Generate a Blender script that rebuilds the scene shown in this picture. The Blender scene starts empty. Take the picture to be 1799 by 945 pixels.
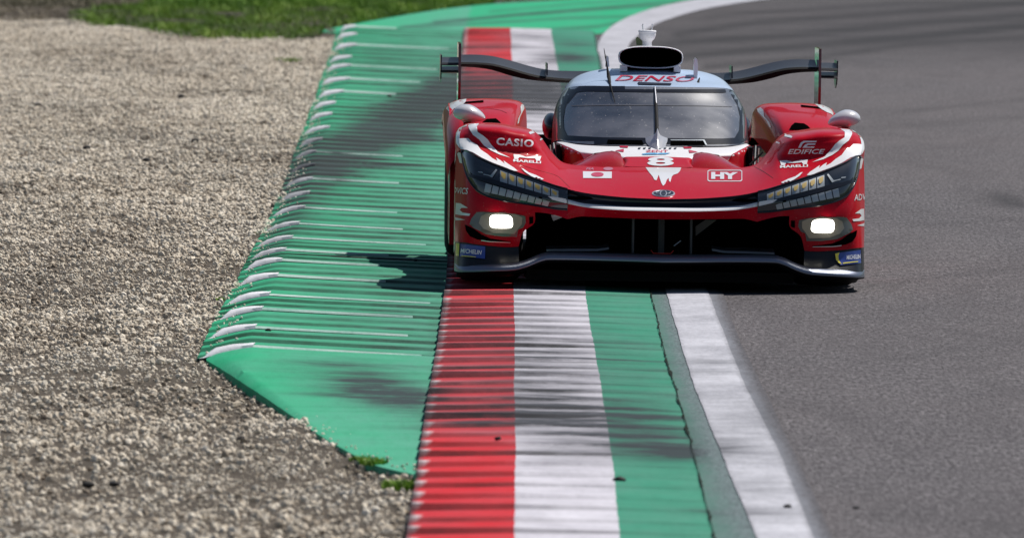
import bpy, bmesh, math, random
import numpy as np
from mathutils import Vector, Matrix, noise
from mathutils.bvhtree import BVHTree
from mathutils.geometry import delaunay_2d_cdt

random.seed(7); rng = np.random.default_rng(11)
SC = bpy.context.scene
COL = SC.collection
# ------------------------------------------------------------------ camera, sky, sun, exposure
F, W, H0 = 21480.0, 1799.0, 945.0
CAMH, CAMY, PITCH = 2.45, -59.15, math.atan(844.5 / 21480.0)
cam_d = bpy.data.cameras.new('camera'); cam = bpy.data.objects.new('camera', cam_d); COL.objects.link(cam)
cam.location = (0, CAMY, CAMH); cam.rotation_euler = (math.pi / 2 - PITCH, 0, 0)
cam_d.sensor_width = 36; cam_d.lens = F / W * 36; cam_d.clip_start = 1; cam_d.clip_end = 6000
cam_d.dof.use_dof = True; cam_d.dof.focus_distance = 60.0; cam_d.dof.aperture_fstop = 10.5
SC.camera = cam
SUN_DIR = Vector((0.53, 0.42, 1.0)).normalized()
el = math.asin(SUN_DIR.z); az = math.atan2(SUN_DIR.x, SUN_DIR.y)
world = bpy.data.worlds.new('World'); SC.world = world; world.use_nodes = True
wn = world.node_tree.nodes; wl = world.node_tree.links
sky = wn.new('ShaderNodeTexSky'); sky.sky_type = 'NISHITA'; sky.sun_disc = False
sky.sun_elevation = el; sky.sun_rotation = az; sky.altitude = 50; sky.dust_density = 0.7; sky.air_density = 1.0
wn['Background'].inputs['Strength'].default_value = 0.065
wl.new(sky.outputs[0], wn['Background'].inputs['Color'])
sd = bpy.data.lights.new('sun', 'SUN'); sd.energy = 5.0; sd.angle = math.radians(0.55); sd.color = (1.0, 0.955, 0.89)
sun = bpy.data.objects.new('sun', sd); COL.objects.link(sun)
sun.rotation_euler = SUN_DIR.to_track_quat('Z', 'Y').to_euler()
SC.view_settings.view_transform = 'Standard'; SC.view_settings.look = 'None'
SC.view_settings.exposure = 0.0; SC.view_settings.gamma = 1.0
SC.cycles.max_bounces = 6; SC.cycles.caustics_reflective = False; SC.cycles.caustics_refractive = False

# ------------------------------------------------------------------ projection helpers
CAMO = Vector((0, CAMY, CAMH))
CR = Matrix.Rotation(math.pi / 2 - PITCH, 3, 'X')
def ray(px, py):
    return (CR @ Vector(((px - W / 2) / F, (H0 / 2 - py) / F, -1.0))).normalized()
def G(px, py, z=0.0):                       # point on the ground at height z
    d = ray(px, py); t = (z - CAMH) / d.z
    return CAMO + d * t
def yw(py, z=0.0): return G(900, py, z).y
CAR_M = Matrix.Translation((0.7255, 0, 0.014)) @ Matrix.Rotation(math.radians(1.0), 4, 'Z') @ Matrix.Rotation(math.radians(0.85), 4, 'Y')
CAR_I = CAR_M.inverted()
CO = CAR_I @ CAMO
def lray(px, py): return (CAR_I.to_3x3() @ ray(px, py)).normalized()
def L(px, py, y):                           # point of the car on its plane y
    d = lray(px, py); t = (y - CO.y) / d.y
    return CO + d * t

# ------------------------------------------------------------------ object helpers
def tag(o, label=None, cat=None, group=None, kind=None):
    for k, v in (('label', label), ('category', cat), ('group', group), ('kind', kind)):
        if v: o[k] = v
    return o
def obj(name, V, Fc, mat, parent=None, smooth=True, autos=None):
    me = bpy.data.meshes.new(name); me.from_pydata([tuple(v) for v in V], [], Fc)
    me.validate(); me.update()
    if mat: me.materials.append(mat)
    if smooth:
        me.shade_smooth()
        if autos: me.set_sharp_from_angle(angle=math.radians(autos))
    o = bpy.data.objects.new(name, me); COL.objects.link(o)
    if parent is not None: o.parent = parent
    return o
def empty(name, loc=(0, 0, 0)):
    o = bpy.data.objects.new(name, None); o.location = loc; o.empty_display_size = .1; COL.objects.link(o); return o
class MB:
    def __init__(s): s.v = []; s.f = []
    def add(s, V, Fc):
        n = len(s.v); s.v += [tuple(v) for v in V]; s.f += [tuple(i + n for i in f) for f in Fc]; return s
    def box(s, c, d, R=None, bev=0):
        c = Vector(c); V = []
        for x in (-1, 1):
            for y in (-1, 1):
                for z in (-1, 1):
                    p = Vector((x * d[0] / 2, y * d[1] / 2, z * d[2] / 2))
                    if R is not None: p = R @ p
                    V.append(c + p)
        return s.add(V, [(0, 1, 3, 2), (4, 6, 7, 5), (0, 4, 5, 1), (2, 3, 7, 6), (0, 2, 6, 4), (1, 5, 7, 3)])
    def tube(s, pts, r, n=8, cap=True):
        pts = [Vector(p) for p in pts]; rs = r if hasattr(r, '__len__') else [r] * len(pts)
        V = []; Fc = []
        for i, p in enumerate(pts):
            t = (pts[min(i + 1, len(pts) - 1)] - pts[max(i - 1, 0)]).normalized()
            a = t.cross(Vector((0, 0, 1)) if abs(t.z) < .9 else Vector((1, 0, 0))).normalized(); b = t.cross(a)
            for k in range(n):
                w = 2 * math.pi * k / n; V.append(p + (a * math.cos(w) + b * math.sin(w)) * rs[i])
        for i in range(len(pts) - 1):
            for k in range(n):
                Fc.append((i * n + k, i * n + (k + 1) % n, (i + 1) * n + (k + 1) % n, (i + 1) * n + k))
        if cap: Fc += [tuple(range(n))[::-1], tuple((len(pts) - 1) * n + k for k in range(n))]
        return s.add(V, Fc)
    def lathe(s, prof, c, axis='x', n=48, caps=False):
        V = []; Fc = []; c = Vector(c)
        for (a, r) in prof:
            for k in range(n):
                w = 2 * math.pi * k / n; u, v = r * math.cos(w), r * math.sin(w)
                V.append(c + Vector({'x': (a, u, v), 'y': (u, a, v), 'z': (u, v, a)}[axis]))
        for i in range(len(prof) - 1):
            for k in range(n): Fc.append((i * n + k, i * n + (k + 1) % n, (i + 1) * n + (k + 1) % n, (i + 1) * n + k))
        if caps: Fc += [tuple(range(n))[::-1], tuple((len(prof) - 1) * n + k for k in range(n))]
        return s.add(V, Fc)
    def grid(s, P, flip=False):
        R, C = P.shape[:2]; V = P.reshape(-1, 3); Fc = []
        for i in range(R - 1):
            for j in range(C - 1):
                q = (i * C + j, i * C + j + 1, (i + 1) * C + j + 1, (i + 1) * C + j)
                Fc.append(q[::-1] if flip else q)
        return s.add(V, Fc)
    def build(s, name, mat, parent=None, smooth=True, autos=35):
        return obj(name, s.v, s.f, mat, parent, smooth, autos)
def crom(P, n):                              # Catmull-Rom along axis 0, n spans per segment
    P = np.asarray(P, float); m = len(P)
    E = np.concatenate([[2 * P[0] - P[1]], P, [2 * P[-1] - P[-2]]]); out = []
    for i in range(m - 1):
        p0, p1, p2, p3 = E[i:i + 4]
        for k in range(n):
            t = k / n
            out.append(0.5 * (2 * p1 + (p2 - p0) * t + (2 * p0 - 5 * p1 + 4 * p2 - p3) * t * t + (3 * p1 - p0 - 3 * p2 + p3) * t ** 3))
    out.append(P[-1]); return np.array(out)
def patch(P, nr, nc):
    A = crom(P, nr); return np.swapaxes(crom(np.swapaxes(A, 0, 1), nc), 0, 1)
def LP(rows):                                # rows of (px, py, depth) -> control array
    return np.array([[tuple(L(*p)) for p in r] for r in rows])
def mir(P): Q = np.array(P, float).copy(); Q[..., 0] *= -1; return Q
def both(P, center_last=True):               # left half (outer -> centre) to whole width
    return np.concatenate([P, mir(P)[:, ::-1][:, 1:]], axis=1)

# ------------------------------------------------------------------ materials
def mat(name, col=(.5, .5, .5), rough=.5, metal=0, coat=0, coat_r=.03, spec=.5, emit=None, es=0):
    m = bpy.data.materials.new(name); m.use_nodes = True
    b = m.node_tree.nodes['Principled BSDF']; I = b.inputs
    I['Base Color'].default_value = (*col, 1); I['Roughness'].default_value = rough; I['Metallic'].default_value = metal
    I['Coat Weight'].default_value = coat; I['Coat Roughness'].default_value = coat_r; I['Specular IOR Level'].default_value = spec
    if emit: I['Emission Color'].default_value = (*emit, 1); I['Emission Strength'].default_value = es
    return m
class NT:
    def __init__(s, m): s.t = m.node_tree; s.n = s.t.nodes; s.l = s.t.links; s.b = s.n['Principled BSDF']
    def node(s, typ, **kw):
        n = s.n.new(typ)
        for k, v in kw.items():
            if k in n.inputs: s.put(n.inputs[k], v)
            else: setattr(n, k, v)
        return n
    def put(s, inp, v):
        if isinstance(v, bpy.types.NodeSocket): s.l.new(v, inp)
        elif hasattr(v, '__len__') and len(v) == 3 and inp.type == 'RGBA': inp.default_value = (*v, 1)
        else: inp.default_value = v
    def pos(s, scale=(1, 1, 1)):
        g = s.n.new('ShaderNodeNewGeometry'); m = s.n.new('ShaderNodeVectorMath'); m.operation = 'MULTIPLY'
        s.l.new(g.outputs['Position'], m.inputs[0]); m.inputs[1].default_value = scale; return m.outputs[0]
    def obp(s, scale=(1, 1, 1)):
        g = s.n.new('ShaderNodeTexCoord'); m = s.n.new('ShaderNodeVectorMath'); m.operation = 'MULTIPLY'
        s.l.new(g.outputs['Object'], m.inputs[0]); m.inputs[1].default_value = scale; return m.outputs[0]
    def noise(s, vec, sc=1, det=4, rough=.6, dist=0):
        n = s.node('ShaderNodeTexNoise', Scale=sc, Detail=det, Roughness=rough, Distortion=dist); s.l.new(vec, n.inputs['Vector']); return n.outputs[0]
    def voro(s, vec, sc=1):
        n = s.node('ShaderNodeTexVoronoi', Scale=sc); s.l.new(vec, n.inputs['Vector']); return n
    def ramp(s, f, a, b, lo=0., hi=1.):
        n = s.node('ShaderNodeMapRange'); n.inputs['From Min'].default_value = a; n.inputs['From Max'].default_value = b
        n.inputs['To Min'].default_value = lo; n.inputs['To Max'].default_value = hi; s.l.new(f, n.inputs['Value']); return n.outputs[0]
    def math(s, op, a, b=0.):
        n = s.n.new('ShaderNodeMath'); n.operation = op; s.put(n.inputs[0], a); s.put(n.inputs[1], b); return n.outputs[0]
    def mix(s, f, a, b, mode='MIX'):
        n = s.n.new('ShaderNodeMix'); n.data_type = 'RGBA'; n.blend_type = mode
        s.put(n.inputs[0], f); s.put(n.inputs[6], a); s.put(n.inputs[7], b); return n.outputs[2]
    def attr(s, name, typ='GEOMETRY'):
        n = s.n.new('ShaderNodeAttribute'); n.attribute_name = name; n.attribute_type = typ; return n
    def bump(s, h, strength=.5, dist=.01):
        n = s.node('ShaderNodeBump', Strength=strength, Distance=dist); s.l.new(h, n.inputs['Height']); s.l.new(n.outputs[0], s.b.inputs['Normal'])
    def base(s, c): s.put(s.b.inputs['Base Color'], c)
    def rough(s, c): s.put(s.b.inputs['Roughness'], c)

def paint(name, col, dirt=(.25, .2, .15), rough=.42, coat=.42):
    m = mat(name, col, rough, 0, coat, .04, spec=.04); m.node_tree.nodes['Principled BSDF'].inputs['Coat IOR'].default_value = 1.3; t = NT(m)
    v = t.obp(); n1 = t.noise(v, 3.0, 5, .65); n2 = t.noise(v, 140, 2, .5)
    sp = t.math('GREATER_THAN', n2, .69)
    film = t.ramp(n1, .45, .8, 0, .10)
    f = t.math('MAXIMUM', film, t.math('MULTIPLY', sp, .5))
    t.base(t.mix(f, (*col, 1), (*dirt, 1)))
    t.put(t.b.inputs['Coat Roughness'], t.ramp(n1, .3, .8, .02, .09))
    return m
M = {}
M['red'] = paint('red_paint', (.46, .002, .014))
M['white'] = paint('white_paint', (.80, .80, .83))
M['roof'] = paint('pale_blue_white_paint', (.40, .50, .66))
M['mshell'] = mat('mirror_shell', (.62, .62, .66), .3, 0, 1, .02)
M['bulge'] = paint('deep_red_gloss_paint', (.34, .004, .012), coat=.9)
M['darkred'] = paint('dark_red_paint', (.22, .005, .012))
M['print'] = mat('white_print', (.82, .82, .84), .35, 0, .6, .05)
M['redprint'] = mat('red_print', (.62, .008, .05), .35, 0, .6, .05)
M['pinkprint'] = mat('pink_print', (.62, .22, .30), .35, 0, .6, .05)
M['blueprint'] = mat('blue_print', (.02, .05, .28), .35, 0, .6, .05)
M['skyprint'] = mat('sky_blue_print', (.10, .42, .75), .35, 0, .6, .05)
M['yellowprint'] = mat('yellow_print', (.75, .65, .05), .35, 0, .6, .05)
M['navy'] = mat('navy_print', (.008, .014, .035), .5, 0, .1, .05, spec=.2)
M['gloss'] = mat('gloss_black', (.008, .010, .017), .3, 0, .45, .04, spec=.25)
M['black'] = mat('matt_black', (.006, .006, .007), .75, spec=.2)
M['hole'] = mat('duct_black', (.002, .002, .002), .95, spec=0)
M['seam'] = mat('seam_black', (.05, .004, .006), .6)
M['chrome'] = mat('bright_metal', (.72, .72, .75), .3, .7)
M['silver'] = mat('reflector_silver', (.36, .40, .43), .4, .3, .4)
M['amber'] = mat('amber_cell', (.60, .41, .11), .5, .0, .3)
M['lamp'] = mat('lit_lamp', (1, 1, 1), .5, emit=(1, .96, .84), es=6)
M['lampdim'] = mat('lamp_bowl', (.10, .097, .085), .3, .4, .6, emit=(1, .9, .7), es=.05)  # faint emission stands in for lamp light falling on the bowl
M['lens'] = mat('smoked_lens', (.10, .10, .09), .2, 0, .8, .05)
M['lampclear'] = mat('lamp_lens_dark', (.018, .024, .034), .12, 0, 1, .02)
M['red_hook'] = mat('red_strap', (.45, .02, .01), .5)
M['rubber'] = mat('tyre_rubber', (.014, .014, .015), .72, spec=.3)
M['rim'] = mat('dark_rim', (.03, .03, .034), .3, .7)
def mk_carbon():
    m = mat('carbon_fibre', (.02, .02, .024), .45, 0, .10, .12, spec=.18); t = NT(m); v = t.obp((1, 1, 1))
    ch = t.node('ShaderNodeTexChecker', Scale=150.); t.l.new(v, ch.inputs['Vector'])
    ch.inputs['Color1'].default_value = (.010, .010, .013, 1); ch.inputs['Color2'].default_value = (.035, .037, .045, 1)
    t.base(ch.outputs[0]); return m
M['carbon'] = mk_carbon()
def mk_glass():
    m = mat('windscreen_glass', (.03, .033, .042), .06, 0, .5, .03, spec=1.0); t = NT(m); v = t.obp()
    n = t.noise(v, 2.2, 4, .6); sp = t.math('GREATER_THAN', t.noise(v, 90, 2, .5), .71)
    f = t.ramp(n, .35, .7, 0, 1); c = t.mix(f, (.018, .020, .027, 1), (.125, .128, .150, 1))  # mottled base tone imitates uneven reflections in the glass
    t.base(t.mix(t.math('MULTIPLY', sp, .8), c, (.55, .52, .48, 1)))
    t.rough(t.ramp(n, .3, .7, .24, .40)); return m
M['glass'] = mk_glass()
M['frit'] = mat('windscreen_frit', (.003, .004, .009), .35, 0, .0, .05, spec=.12)

# ================================================================== THE GROUND
# painted strips: edge curves measured along the kerb, kept as (world y -> world x)
def curve(pts, z=0.0, sm=2.5):
    P = sorted([tuple(G(a, b, z))[:2] for a, b in pts], key=lambda p: p[1])
    ys = np.array([p[1] for p in P]); xs = np.array([p[0] for p in P])
    g = np.arange(ys[0], ys[-1], .25); x = np.interp(g, ys, xs)
    k = max(1, int(sm / .25)); pad = np.concatenate([x[0] + (x[0] - x[1:k + 1][::-1]) * 1.0, x, x[-1] + (x[-1] - x[-k - 1:-1][::-1])])
    xx = np.convolve(pad, np.ones(2 * k + 1) / (2 * k + 1), 'valid')
    ph_ = pts[0][0] * .37
    wob = lambda y: .002 * np.sin(np.asarray(y) * .7 + ph_) + .0012 * np.sin(np.asarray(y) * 1.9 + ph_ * 2) + .0008 * np.sin(np.asarray(y) * 9.4 + ph_ * 3) + .0008 * np.sin(np.asarray(y) * 21. + ph_)
    return lambda y: wob(y) + np.where(np.asarray(y) < g[0], xx[0] + (np.asarray(y) - g[0]) * (xx[4] - xx[0]), np.interp(y, g, xx))
redL = curve([(815, 52), (808, 125), (800, 210), (792, 330), (785, 470), (779, 530), (768, 600), (757, 660), (743, 750), (730, 830), (720, 900), (714, 945), (706, 990)], .03)
redR = curve([(897, 52), (900, 125), (902, 250), (903, 505), (904, 640), (905, 800), (905, 945), (905, 990)], .03)
whR = curve([(968, 52), (982, 130), (1000, 260), (1028, 505), (1045, 620), (1062, 700), (1075, 800), (1090, 945), (1095, 990)], .03)
grR = curve([(1044, 60), (1062, 160), (1095, 320), (1143, 515), (1160, 590), (1182, 670), (1215, 780), (1238, 870), (1254, 945), (1262, 990)], .012)
wlL = curve([(1049, 80), (1075, 190), (1110, 320), (1172, 515), (1193, 600), (1228, 700), (1275, 820), (1332, 945), (1350, 990)], .006)
wlR = curve([(1100, 88), (1130, 200), (1180, 350), (1246, 515), (1268, 580), (1310, 680), (1372, 800), (1430, 945), (1450, 990)], .006)
fdR = curve([(1125, 88), (1150, 200), (1203, 350), (1270, 515), (1296, 590), (1345, 690), (1405, 810), (1462, 945), (1485, 990)], .006)
MARKS = [  # left end x,y ; crest x,y ; end of the thin line x,y
 (356, 628, 445, 612, 756, 626), (364, 592, 435, 578, 721, 593), (386, 560, 457, 546, 730, 557), (408, 534, 486, 520, 775, 531),
 (419, 502, 483, 487, 683, 495), (430, 476, 495, 460, 673, 468), (442, 455, 499, 441.6, 689, 446), (454, 432, 514, 420, 753, 426),
 (470, 409, 530, 395, 713, 400), (480, 379, 535, 367, 703, 372), (492, 352, 540, 342, 560, 342), (508, 328, 558, 316.5, 706, 321),
 (510, 301, 544, 292.4, 560, 293), (522, 276, 562, 269, 712, 274), (526, 254.7, 558, 247.5, 570, 248), (537, 235, 587, 226, 600, 226),
 (543, 212, 582, 202.5, 600, 203), (551, 191.7, 587, 183, 600, 184), (559, 173.7, 605, 163, 700, 167), (564, 150, 618, 140.6, 742, 144),
 (573, 127, 616, 117, 771, 124), (578, 112, 616, 102, 630, 102), (587, 90, 629, 81, 791, 87), (590, 73.5, 629, 62, 640, 62), (596, 57, 623, 48.5, 700, 53)]
CZ = .045
cy = [yw(m[3], CZ) for m in MARKS]
outL = curve([(m[0], m[1]) for m in MARKS] + [(602, 46)], 0., 3.)
crownX = curve([(m[2], m[3]) for m in MARKS] + [(626, 42)], CZ, 3.)
PH_Y = [cy[0] - .664 * 3 * k for k in range(20, 0, -1)] + cy + [cy[-1] + 4.2 * k for k in range(1, 4)]
PH_K = [3 * (k - 20) for k in range(len(PH_Y))]
def phase(y): return np.interp(y, PH_Y, PH_K)
def phase_inv(p): return np.interp(p, PH_K, PH_Y)
Y0, YEND = phase_inv(-36), yw(50, .03)
STEPS = [0.0, .035, .10, .28, .52, .78, .97]
KR = []
for k in range(-36, 90):
    for s in STEPS:
        y = float(phase_inv(k + s))
        if y < YEND: KR.append((y, k, s))
KR = np.array(KR); RY = KR[:, 0]; RS = KR[:, 2]; RK = KR[:, 1].astype(int)
tooth = np.interp(RS, [0, .035, .10, .97, 1], [0, 1, .95, .10, 0])     # riser that faces the camera, long back slope
far_amp = np.interp(RY, [0, 60], [1, 1.25])
jit = rng.normal(0, 1, 200)
def strip(name, xl, xr, zl, zr, al, ar, m, nc=14, extra=None, y_lo=None, side=None, base_fn=None):
    ys = RY if y_lo is None else RY[RY >= y_lo]
    o0 = len(RY) - len(ys)
    X0, X1 = xl(ys), xr(ys); V = []; u = np.linspace(0, 1, nc)
    for i, y in enumerate(ys):
        tt = tooth[o0 + i]; fa = far_amp[o0 + i]; jj = 1 + .18 * jit[RK[o0 + i] % 200]
        for j, s in enumerate(u):
            x = X0[i] + (X1[i] - X0[i]) * s
            zb = base_fn(x, y) if base_fn else zl + (zr - zl) * s
            a = (al + (ar - al) * s) * fa * jj
            wob = .035 * math.sin(y * 1.7 + x * 6) * s
            V.append((x, y + wob * 0, zb + a * tt + .0012 * noise.noise((x * 5, y * 2.2, 3))))
    P = np.array(V).reshape(len(ys), nc, 3)
    mb = MB(); mb.grid(P)
    if side is not None:                     # vertical end faces down to z
        E = P[:, 0 if side < 0 else -1]; B = E.copy(); B[:, 2] = -.06; B[:, 0] += .0
        mb.grid(np.stack([B, E], 1) if side < 0 else np.stack([E, B], 1))
    o = mb.build(name, m, None, True, 30); tag(o, kind='structure'); return o, P

# --- rubber and dirt map, laid on the ground in metres from where the marks lie
def blob(px, py, rx, ry, a, ang=0.0, z=.0):
    c = G(px, py, z); D = c.y - CAMY
    ex = rx * D / F; y1 = G(px, py + ry, z).y; y2 = G(px, max(py - ry, -300), z).y
    return (c.x, c.y, ex, (y2 - y1) / 2, a, ang)
RUB = [blob(1250, 640, 60, 2.2, .5, .5), blob(1240, 655, 70, 2, .45, .6), blob(1300, 905, 80, 5, .5, .6), blob(1190, 738, 130, 3, .6), blob(900, 755, 180, 3, .5), blob(1010, 610, 140, 1.6, .5), blob(1050, 640, 150, 1.6, .45), blob(1200, 700, 60, 2.5, .35), blob(640, 300, 110, 5, .6, -1), blob(690, 250, 110, 6, .6, -1), blob(610, 650, 130, 3, .45, .3), blob(640, 700, 110, 4, .6, .5),
       blob(700, 222, 70, 32, 1.0, -1), blob(770, 180, 60, 28, 1.0, -1), blob(630, 262, 75, 30, .7, -1), blob(560, 320, 60, 40, .55, -1), blob(520, 290, 30, 50, .55),
       blob(850, 160, 70, 24, .95), blob(950, 160, 80, 22, .85), blob(930, 190, 60, 14, .5), blob(1000, 105, 50, 9, .75), blob(800, 140, 30, 40, .4),
       blob(660, 690, 90, 20, .55, .5), blob(710, 705, 70, 20, 1., .5), blob(650, 680, 60, 16, .8, .5), blob(600, 660, 110, 18, .3), blob(640, 560, 130, 80, .16), blob(700, 420, 90, 60, .16),
       blob(860, 745, 120, 18, .45), blob(1000, 735, 120, 22, .65), blob(1130, 780, 110, 30, .6), blob(960, 660, 110, 60, .22), blob(1180, 800, 90, 14, .6),
       blob(830, 600, 70, 60, .08), blob(960, 560, 80, 40, .10), blob(1260, 790, 60, 14, .5), blob(1120, 640, 60, 60, .14), blob(850, 700, 80, 50, .10),
       blob(520, 395, 40, 40, .35), blob(470, 450, 30, 30, .3), blob(1340, 740, 80, 50, .22), blob(1330, 860, 60, 14, .3),
       blob(850, 600, 90, 70, .14), blob(960, 640, 90, 60, .22), blob(860, 720, 90, 45, .16), blob(970, 720, 80, 40, .3), blob(980, 790, 60, 30, .3), blob(1100, 740, 80, 30, .3),
       blob(850, 165, 90, 30, .8), blob(960, 170, 70, 26, .7), blob(940, 150, 50, 12, .5), blob(730, 200, 70, 40, .6, -1), blob(590, 300, 60, 34, .5, -1), blob(1030, 160, 40, 30, .3),
       blob(720, 520, 60, 60, .12), blob(640, 350, 110, 80, .14), blob(1010, 80, 40, 8, .4), blob(930, 70, 50, 5, .3),
       blob(680, 130, 120, 30, .22), blob(700, 95, 120, 14, .2), blob(860, 88, 60, 6, .4)]
def rub_at(X, Y):
    r = np.zeros_like(X)
    for cx, cy_, ex, ey, a, ang in RUB:
        dx = (X - cx) / ex; dy = (Y - cy_) / ey
        if ang: dy = dy + ang * .35 * dx
        r = 1 - (1 - r) * (1 - a * np.exp(-(dx * dx + dy * dy) * .9))
    return r
def put_attr(o, fn, name='rub'):
    n = len(o.data.vertices); co = np.empty(n * 3); o.data.vertices.foreach_get('co', co); co = co.reshape(-1, 3)
    a = o.data.attributes.new(name, 'FLOAT', 'POINT'); a.data.foreach_set('value', fn(co[:, 0], co[:, 1]).astype(np.float32))

def kerb_mat(name, col, rubc=(.035, .038, .045), dust=(.33, .31, .32), wear=.35, dustf=.35, topf=0., rubf=1.):
    m = mat(name, col, .75, spec=.10); t = NT(m)
    v = t.pos((1.5, .55, 1)); v2 = t.pos((2.2, 3.2, 3)); v3 = t.pos((60, 8, 60)); v4 = t.pos((22, 2.4, 20))
    n = t.noise(v, 1.6, 5, .65); s = t.noise(v2, 1.0, 6, .72); f = t.noise(v3, 1.0, 3, .6); h = t.noise(v4, 1.0, 4, .65)
    rub = t.attr('rub').outputs['Fac']; toe = t.attr('toe').outputs['Fac']; top = t.attr('top').outputs['Fac']; tip = t.attr('tip').outputs['Fac']
    c = t.mix(t.math('MINIMUM', t.math('ADD', t.math('MULTIPLY', t.ramp(n, .3, .75), dustf), t.math('MULTIPLY', t.attr('dusty').outputs['Fac'], .5)), 1.), (*col, 1), (*dust, 1))
    c = t.mix(t.ramp(s, .48, .75, 0, wear), c, tuple(x * .5 for x in col) + (1,))
    c = t.mix(t.ramp(h, .5, .8, 0, .35), c, tuple(x * .6 + .01 for x in col) + (1,))
    c = t.mix(t.ramp(f, .35, .75, 0, .22), c, (*[min(1, x * 1.2 + .03) for x in col], 1))
    c = t.mix(t.math('MULTIPLY', top, t.ramp(rub, .02, .16, .0, topf)), c, (*dust, 1))
    c = t.mix(t.math('MULTIPLY', tip, .8), c, (.62, .60, .62, 1))
    k = t.math('MULTIPLY', rub, t.ramp(s, .30, .60, .40 * rubf, 2.0 * rubf))
    k = t.math('MULTIPLY', k, t.ramp(top, 0, 1, .72, 1.25))
    k = t.math('MINIMUM', k, .95)
    c = t.mix(k, c, (*rubc, 1))
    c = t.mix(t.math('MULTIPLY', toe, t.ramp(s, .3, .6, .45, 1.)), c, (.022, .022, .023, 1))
    t.base(c); t.bump(f, .35, .004); return m
GREEN = (.010, .36, .165); DGREEN = (.03, .27, .16)
M['kgreen'] = kerb_mat('green_runoff_paint', GREEN, dust=(.125, .32, .255), dustf=.4)
M['kgreen2'] = kerb_mat('green_kerb_paint', (.030, .245, .150), dust=(.11, .25, .20), dustf=.7)
M['kred'] = kerb_mat('red_kerb_paint', (.56, .008, .016), dust=(.44, .17, .20), dustf=.28, topf=.6, rubf=.75, wear=.25)
M['kwhite'] = kerb_mat('white_kerb_paint', (.66, .64, .70), dust=(.31, .30, .34), dustf=.8, topf=.5, wear=.5)
M['mark'] = kerb_mat('white_mark_paint', (.78, .78, .82), dust=(.5, .52, .54), dustf=.5, wear=.6)
M['wline'] = kerb_mat('white_line_paint', (.50, .50, .55), dust=(.26, .26, .29), dustf=.95)
M['fade'] = kerb_mat('worn_edge_paint', (.22, .23, .26), dust=(.14, .14, .155), dustf=.9)
M['thin'] = kerb_mat('thin_line_paint', (.55, .66, .62), dust=(.20, .42, .34), dustf=1.0, wear=.6)
M['crack'] = mat('joint_dirt', (.012, .018, .012), .95, spec=.1)

def runoff_z(x, y):
    xc = float(crownX(y)); xl = float(outL(y)); xr = float(redL(y))
    if x < xc: return CZ * max(0, 1 - ((xc - x) / max(.05, xc - xl)) ** 1.4)
    return CZ * (1 - .9 * ((x - xc) / max(.05, xr - xc)) ** .9)
def attrs(o):
    put_attr(o, rub_at)
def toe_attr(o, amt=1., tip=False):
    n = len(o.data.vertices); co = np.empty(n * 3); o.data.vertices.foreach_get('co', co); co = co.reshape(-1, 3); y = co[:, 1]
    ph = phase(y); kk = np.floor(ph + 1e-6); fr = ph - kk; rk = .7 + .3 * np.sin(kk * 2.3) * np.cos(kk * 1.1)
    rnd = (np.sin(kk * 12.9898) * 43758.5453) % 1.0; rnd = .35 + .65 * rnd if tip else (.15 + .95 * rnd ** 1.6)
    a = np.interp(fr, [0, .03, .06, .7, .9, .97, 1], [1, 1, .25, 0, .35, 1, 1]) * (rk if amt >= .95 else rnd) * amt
    if amt > 0: a = np.maximum(a, np.exp(-((co[:, 0] - redL(y)) / .02) ** 2) * (co[:, 0] < redL(y) + .004) * 1.2)  # shade of the gap beside the red kerb, painted as a dark strip
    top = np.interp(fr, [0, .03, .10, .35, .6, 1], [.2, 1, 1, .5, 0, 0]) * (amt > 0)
    tp = np.where((co[:, 0] < redL(y) + .035) & (fr > .02) & (fr < .4), 1., 0.) if tip else top * 0  # whitish tips paint the lit left ends of the red ridges
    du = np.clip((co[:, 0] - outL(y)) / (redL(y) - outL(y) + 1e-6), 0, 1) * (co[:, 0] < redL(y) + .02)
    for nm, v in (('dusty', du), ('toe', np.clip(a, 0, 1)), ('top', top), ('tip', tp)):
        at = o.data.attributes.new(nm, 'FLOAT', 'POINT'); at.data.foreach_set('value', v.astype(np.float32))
yR0 = float(phase_inv(0)) - .02
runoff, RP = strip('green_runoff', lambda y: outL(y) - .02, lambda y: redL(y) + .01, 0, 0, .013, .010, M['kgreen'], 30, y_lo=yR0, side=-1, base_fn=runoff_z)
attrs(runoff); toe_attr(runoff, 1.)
# the smooth apron that closes the runoff at its near end
ap_out = [(355, 630), (385, 650), (420, 674), (460, 697), (500, 724), (560, 766), (620, 800), (680, 831), (735, 836)]
apc = curve(ap_out, 0., .6)
ya0, ya1 = G(735, 836).y, yR0 + .03
ys = np.linspace(ya0, ya1, 70); V = []
for y in ys:
    xl = float(apc(y)); xr = float(redL(y)) + .01
    for s in np.linspace(0, 1, 26):
        x = xl + (xr - xl) * s; f = (y - ya0) / (ya1 - ya0)
        V.append((x, y, .002 + (runoff_z(x, yR0) + .004) * f ** 1.2 * (1 if s > .02 else .3)))
PA = np.array(V).reshape(70, 26, 3); B = PA[:, 0].copy(); B[:, 2] = -.06
mb = MB(); mb.grid(PA); mb.grid(np.stack([B, PA[:, 0]], 1)); apron = mb.build('green_apron', M['kgreen'], None, True, 40)
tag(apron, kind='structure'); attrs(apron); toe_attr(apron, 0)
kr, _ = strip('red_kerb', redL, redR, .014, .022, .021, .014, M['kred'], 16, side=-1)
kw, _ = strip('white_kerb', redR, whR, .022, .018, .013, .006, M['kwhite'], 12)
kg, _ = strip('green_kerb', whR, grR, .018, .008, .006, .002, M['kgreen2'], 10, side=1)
for o, a in ((kr, .94), (kw, .9), (kg, .5)): attrs(o); toe_attr(o, a, o is kr)
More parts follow.
